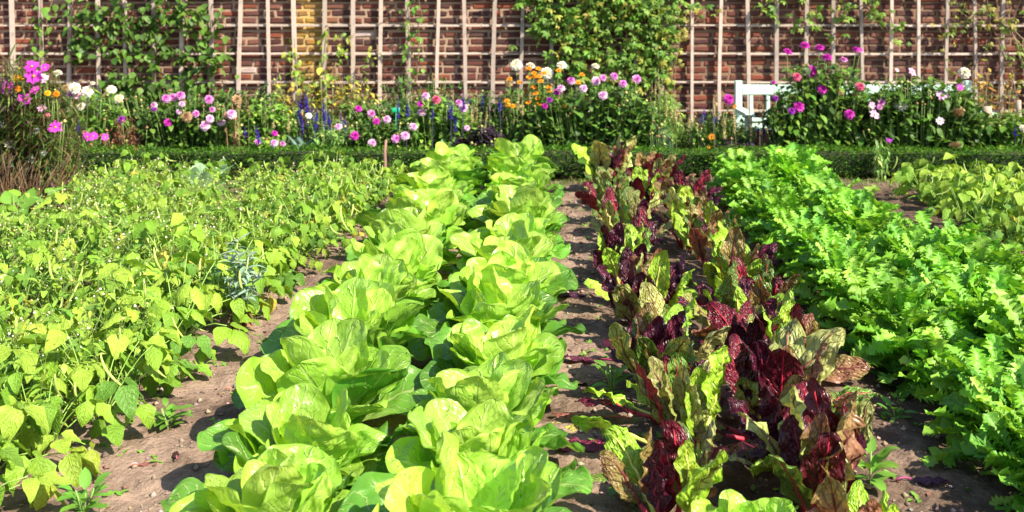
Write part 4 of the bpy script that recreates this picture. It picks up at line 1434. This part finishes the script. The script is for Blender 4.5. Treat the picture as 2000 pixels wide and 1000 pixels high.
ZB = [(1538, 102, "magenta", 9), (1572, 90, "magenta", 10), (1601, 94, "magenta", 9), (1615, 113, "magenta", 10), (1648, 117, "pink", 7), (1672, 97, "magenta", 7), (1680, 99, "pink", 7)]
border("zinnia_bush", "tall leafy zinnia bush with big magenta blooms in front of the bench", "flowering bush", 1600, 9.1, [(1495, 240), (1525, 172), (1560, 140), (1620, 140), (1665, 145), (1700, 185), (1730, 230)], T_oval, .105, GREEN + DARKG + [(.15, .27, .035)], 84, 12, thick=.35,
       fl=[(x, y, "zinnia", c, r, (U(-.2, .3), -.35, 1.0)) for x, y, c, r in ZB] +
          [(1586, 139, "dahlia", "magenta", 12), (1556, 150, "dahlia", "rose", 9), (1606, 174, "dahlia", "magenta", 10), (1640, 177, "dahlia", "tan", 9), (1680, 169, "dahlia", "rose", 9), (1560, 208, "dahlia", "magenta", 11), (1515, 192, "dahlia", "violet", 6),
           (1511, 161, "dahlia", "magenta", 4), (1659, 223, "dahlia", "magenta", 10), (1546, 217, "dahlia", "violet", 7)])
border("dahlia_bush", "broad dahlia bush with lilac single blooms in front of the bench's far end", "flowering bush", 1800, 9.05, [(1685, 240), (1715, 180), (1770, 168), (1840, 172), (1895, 185), (1920, 240)], T_oval, .105, DARKG + GREEN, 92, 12, thick=.35,
       fl=[(1703, 206, "cosmos", "pink", 7), (1722, 201, "dahlia", "pink", 8), (1718, 209, "dahlia", "pink", 6), (1708, 224, "cosmos", "pink", 10), (1758, 202, "dahlia", "white", 13), (1782, 140, "cosmos", "pink", 9), (1885, 142, "dahlia", "white", 12), (1838, 186, "cosmos", "pink", 10), (1843, 188, "cosmos", "pale", 8),
           (1875, 170, "cosmos", "magenta", 7), (1836, 236, "cosmos", "pale", 8), (1872, 220, "dahlia", "tan", 12, (.1, -.4, -.8)), (1867, 285, "dahlia", "tan", 11, (.1, -.4, -.8)), (1737, 274, "cosmos", "violet", 6), (1752, 137, "cosmos", "pale", 4)])
border("leafy_plant", "light green leafy clump beside the round wooden post at the right edge", "leafy plant", 1965, 9.05, [(1905, 265), (1940, 235), (1975, 230), (2030, 225)], T_oval, .1, GREEN + LIGHTG, 40, 11, sp=[(1980, 190, "blue", 225), (1988, 215, "blue", 245), (1985, 245, "blue", 265), (1962, 240, "blue", 260)], fl=[(1998, 250, "dahlia", "white", 7)])
border("leafy_plant", "leggy plant with drooping pods hanging over the hedge below the lilac dahlias", "leafy plant", 1720, 8.42, [(1700, 285), (1720, 275), (1745, 290)], T_lance, .07, [(.2, .32, .1), (.14, .26, .05)], 10, 10, down=2.2, thick=.1)
for nm, px, top, rr, lab in (("wooden_post", 1928, 208, .045, "round weathered wooden post standing behind the hedge near the right edge"), ("wooden_post", 1990, 196, .024, "thin round wooden post at the right edge beside the thicker one")):
    Yp = 9.5
    root = thing(nm, lab, "post", ((px - PX) * Yp / FPX, Yp, 0), 0, "wooden posts in the border")
    mb = MB()
    h = CAMZ - (top - PY) * Yp / FPX
    z = np.linspace(-.05, h, 7)
    mb.tube(np.stack([.004 * np.sin(z * 9), 0 * z, z], -1), rr * np.array([1.05, 1.02, 1, .99, 1, .98, .93]), (.40, .31, .24), 14)
    mb.build("post_shaft", "post", root)
border("twiggy_shrub", "twiggy shrub with russet autumn leaves at the bench's far end", "shrub", 1930, 9.9, [(1885, 165), (1920, 150), (1960, 165), (1985, 185)], T_oval, .07, [(.36, .16, .04), (.42, .26, .05), (.2, .1, .05), (.18, .22, .05)], 36, 9, stemcol=(.16, .11, .07), bare=1.0, vmin=.4, stem_w=.006)
border("berry_shrub", "yellowing leafy shrub against the wall below the yellow stained bricks", "shrub", 640, 10.05, [(530, 170), (575, 150), (620, 150), (680, 165), (740, 175)], T_oval, .075, [(.26, .30, .04), (.38, .34, .05), (.13, .22, .035), (.44, .32, .05)], 60, 10, stemcol=(.14, .09, .06), bare=.8, vmin=.3, stem_w=.006)
border("dark_shrub", "low dark evergreen bush against the wall behind the blue salvia", "shrub", 830, 10.0, [(735, 170), (790, 152), (850, 160), (905, 175), (960, 190)], T_oval, .075, DARKG + [(.07, .16, .03)], 60, 11, bare=.4)
border("dark_shrub", "dark fine leaved filler between the creeper and the salvia", "shrub", 1340, 9.7, [(1290, 230), (1340, 240), (1400, 245), (1460, 250)], T_lance, .07, DARKG, 44, 10)
border("dark_shrub", "dark low foliage behind the pink dahlias under the round leaved vine", "shrub", 350, 9.75, [(120, 200), (180, 200), (250, 195), (350, 185), (450, 190), (560, 185)], T_oval, .085, DARKG, 130, 11, thick=.2)
border("dark_shrub", "dark low foliage behind the dahlias and the purple leaved plant", "shrub", 900, 9.65, [(660, 210), (800, 198), (900, 200), (1000, 190), (1100, 190)], T_oval, .085, DARKG, 130, 11, thick=.2)
border("dark_shrub", "dark foliage filling behind the tall zinnias and hiding the bench seat", "shrub", 1680, 9.4, [(1490, 235), (1560, 190), (1700, 185), (1850, 190), (1930, 215)], T_oval, .08, DARKG, 110, 11, thick=.2)


# ------------------------------------------------------------------ climbers on the wall
def climber(name, label, branches, T, size, cols, dens=1.0, spread=14, Y=WY - .14, group=None, bark=(.16, .1, .06), lw=.007, root_px=None, stiff=.5, woody=True):
    x0 = ((root_px or [p for p in branches[0] if not isinstance(p, (int, float))][0][0]) - PX) * Y / FPX
    root = thing(name, label, "climbing plant", (x0, Y, 0), 0, group)
    o = np.array([x0, Y, 0])
    mb, st = MB(), MB()
    pos = []
    for br in branches:
        k = br[0] if isinstance(br[0], (int, float)) else 1.0
        pts = br[1:] if isinstance(br[0], (int, float)) else br
        w = np.array([P(a, b, Y + U(-.03, .05)) - o for a, b in pts])
        seg = np.linalg.norm(np.diff(w, axis=0), axis=1)
        s = np.concatenate([[0], np.cumsum(seg)])
        tt = np.linspace(0, s[-1], max(4, int(s[-1] / .08)))
        fine = np.stack([np.interp(tt, s, w[:, i]) for i in range(3)], -1) + rng.normal(0, .008, (len(tt), 3))
        st.tube(fine, np.linspace(lw, lw * .4, len(tt)), np.array(bark) * U(.8, 1.3), 5)
        n = int(s[-1] * 60 * dens * k)
        i = rng.uniform(0, len(tt) - 1.001, n)
        j = i.astype(int)
        p = fine[j] + (fine[j + 1] - fine[j]) * (i - j)[:, None]
        sp_ = spread * Y / FPX
        p = p + np.stack([rng.normal(0, sp_, n), -np.abs(rng.normal(.03, .05, n)), rng.normal(0, sp_ * .8, n)], -1)
        pos.append(p)
    pos = np.concatenate(pos)
    n = len(pos)
    scatter(mb, T, pos, -math.pi / 2 + rng.normal(0, .9, n), rng.normal(-.75, stiff, n), size * rng.uniform(.6, 1.2, n), pick(cols, n, .2), roll=rng.normal(0, .4, n))
    mb.build("foliage", "leaf", root)
    st.build("branches", "bark", root)
    return root


VG = [(.10, .22, .03), (.07, .16, .022), (.14, .28, .035), (.17, .32, .05)]
climber("espalier_vine", "large round leaved vine trained over the left part of the trellis",
        [[(300, 250), (302, 180), (308, 100), (305, 20), (300, -60)], [1.5, (302, 180), (250, 150), (200, 165)], [1.5, (302, 175), (360, 160), (420, 175)], [1.3, (305, 110), (230, 95), (170, 90), (140, 110)],
         [1.3, (306, 90), (350, 105), (390, 120), (440, 125)], [1.6, (305, 40), (240, 30), (180, 25), (140, 15)], [1.5, (305, 30), (360, 25), (410, 25), (412, 60), (425, 100), (440, 115)], [1.4, (250, 150), (235, 200), (240, 230)],
         [1.2, (170, 90), (160, 70), (150, 20), (150, -40)], [1.4, (280, 200), (320, 215), (370, 180)], [1.2, (240, -40), (235, 20), (200, 70)], [1.2, (360, -40), (365, 20), (370, 60)], [1.3, (302, 60), (270, 70), (255, 60)]],
        T_round, .085, np.array(VG) * .72, 1.3, 15)
climber("climbing_vine", "thin strand of vine hanging down the trellis at the far left", [[(80, 180), (78, 100), (82, 40), (75, -40)], [.6, (95, 90), (92, 40), (100, 0)]], T_round, .07, VG, .55, 8)
climber("climbing_rose", "sparse rose shoots reaching up below the yellow stained bricks",
        [[(640, 230), (635, 160), (640, 110), (642, 55)], [(640, 170), (655, 120), (672, 80), (692, 66)], [(600, 210), (590, 150), (577, 110), (575, 78)], [(700, 210), (712, 150), (720, 100), (740, 95)], [(620, 220), (612, 170), (600, 130), (590, 120)], [.8, (660, 225), (672, 175), (690, 150)]],
        T_oval, .07, [(.2, .3, .04), (.28, .33, .05), (.15, .26, .035)], 1.0, 8)
climber("climbing_vine", "narrow green vine strand climbing beside a dark upright in the middle of the wall", [[(795, 210), (792, 140), (798, 70), (796, -40)], [.6, (812, 160), (818, 90), (822, 30), (818, -30)]], T_round, .062, VG, .75, 7)
climber("wall_creeper", "dense creeper with green and yellow leaves covering the middle of the wall",
        [[2.6, (1300, 250), (1296, 150), (1285, 60), (1270, -60)]] + [[2.6, (a + 10, 165 + U(-25, 15)), (a + U(-10, 10), 100), (a + U(-15, 15), 40), (a + U(-15, 15), -60)] for a in range(1090, 1300, 26)] +
        [[2.2, (1080, 60), (1040, 30), (1020, -10), (1010, -50)], [2.4, (1060, 10), (1100, 20), (1160, 15)], [1.6, (1090, 50), (1050, 55), (1022, 80)], [2, (1070, 70), (1060, 20), (1050, -50)], [2, (1120, -30), (1200, 0), (1290, 20)], [1.2, (1290, 30), (1330, 10), (1370, 15)]],
        T_palm, .075, [(.12, .24, .03), (.17, .30, .04), (.10, .20, .03), (.14, .27, .035), (.30, .31, .055)], .62, 13)
climber("wall_creeper", "loose creeper sprays hanging on the trellis above the tall magenta zinnias",
        [[(1540, -40), (1500, 5), (1480, 20)], [(1500, 5), (1515, 30), (1522, 45)], [(1560, -40), (1580, 20), (1600, 60), (1625, 60)], [.8, (1580, 45), (1555, 55), (1540, 75)], [(1620, -20), (1645, 25), (1660, 50)], [(1640, 20), (1690, 10), (1725, -10)], [.9, (1690, 15), (1720, 35), (1735, 60)], [.5, (1735, 20), (1745, 60), (1765, 80)]],
        T_palm, .075, [(.15, .28, .035), (.22, .32, .045), (.1, .2, .03)], .62, 10)
climber("bare_creeper", "nearly bare twining stems with few leaves at the right end of the wall",
        [[.25, (1990, 260), (1975, 140), (1940, 60), (1920, -40)], [.3, (1995, 230), (1965, 90), (1985, 20), (2010, -30)], [.6, (1960, 60), (1900, 40), (1870, 20), (1860, -30)], [.6, (1900, 30), (1880, 45), (1845, 60)], [.25, (2010, 180), (1980, 70), (1930, 10)], [.3, (2015, 120), (1960, 45), (1900, 0)],
         [.4, (1890, 220), (1905, 130), (1930, 80)], [.4, (1850, 150), (1840, 70), (1835, 55)], [.3, (2000, 80), (1950, 30), (1945, -30)], [.2, (2005, 140), (1975, 60), (1960, -20)]],
        T_palm, .06, [(.2, .28, .05), (.3, .26, .05), (.14, .22, .035)], .8, 9, bark=(.26, .19, .13), lw=.006)
climber("bare_creeper", "thin bare stems trailing beside the dense middle creeper", [[.25, (1310, 190), (1322, 120), (1330, 60), (1300, 10)], [.2, (1315, 190), (1312, 100), (1345, 20), (1360, -30)], [.35, (1310, 160), (1330, 70), (1380, 20)]],
        T_palm, .055, [(.34, .32, .06), (.25, .28, .05)], .8, 8, bark=(.28, .22, .12), lw=.004)

# ================================================================== LIGHT, SKY, CAMERA
SUN_EL, SUN_AZ = 43.0, 50.0      # azimuth measured from straight behind the camera towards the right
d = np.array([math.sin(R(SUN_AZ)) * math.cos(R(SUN_EL)), -math.cos(R(SUN_AZ)) * math.cos(R(SUN_EL)), math.sin(R(SUN_EL))])
sl = bpy.data.lights.new("sun", "SUN")
sl.energy = 4.6
sl.angle = R(.6)
sl.color = (1.0, .90, .72)
so = bpy.data.objects.new("sun", sl)
col.objects.link(so)
from mathutils import Vector
so.rotation_euler = Vector(d).to_track_quat("Z", "Y").to_euler()
w = bpy.data.worlds.new("World")
scene.world = w
w.use_nodes = True
nt = w.node_tree
sky = nt.nodes.new("ShaderNodeTexSky")
sky.sky_type = "NISHITA"
sky.sun_disc = False
sky.sun_elevation = R(SUN_EL)
sky.sun_rotation = math.atan2(d[0], d[1])
nt.links.new(sky.outputs[0], nt.nodes["Background"].inputs[0])
nt.nodes["Background"].inputs[1].default_value = .095

cd = bpy.data.cameras.new("camera")
cam = bpy.data.objects.new("camera", cd)
col.objects.link(cam)
cam.location = (0, 0, CAMZ)
cam.rotation_euler = (R(90), 0, 0)
cd.sensor_width = 36
cd.lens = 36 * FPX / 2000
cd.shift_x = (1000 - PX) / 2000
cd.shift_y = -(500 - PY) / 2000
cd.clip_start, cd.clip_end = .05, 500
cd.dof.use_dof = True
cd.dof.focus_distance = 3.9
cd.dof.aperture_fstop = 4.5
scene.camera = cam
scene.view_settings.view_transform = "Standard"
scene.view_settings.look = "None"
scene.view_settings.exposure = 1.24
scene.view_settings.gamma = 1
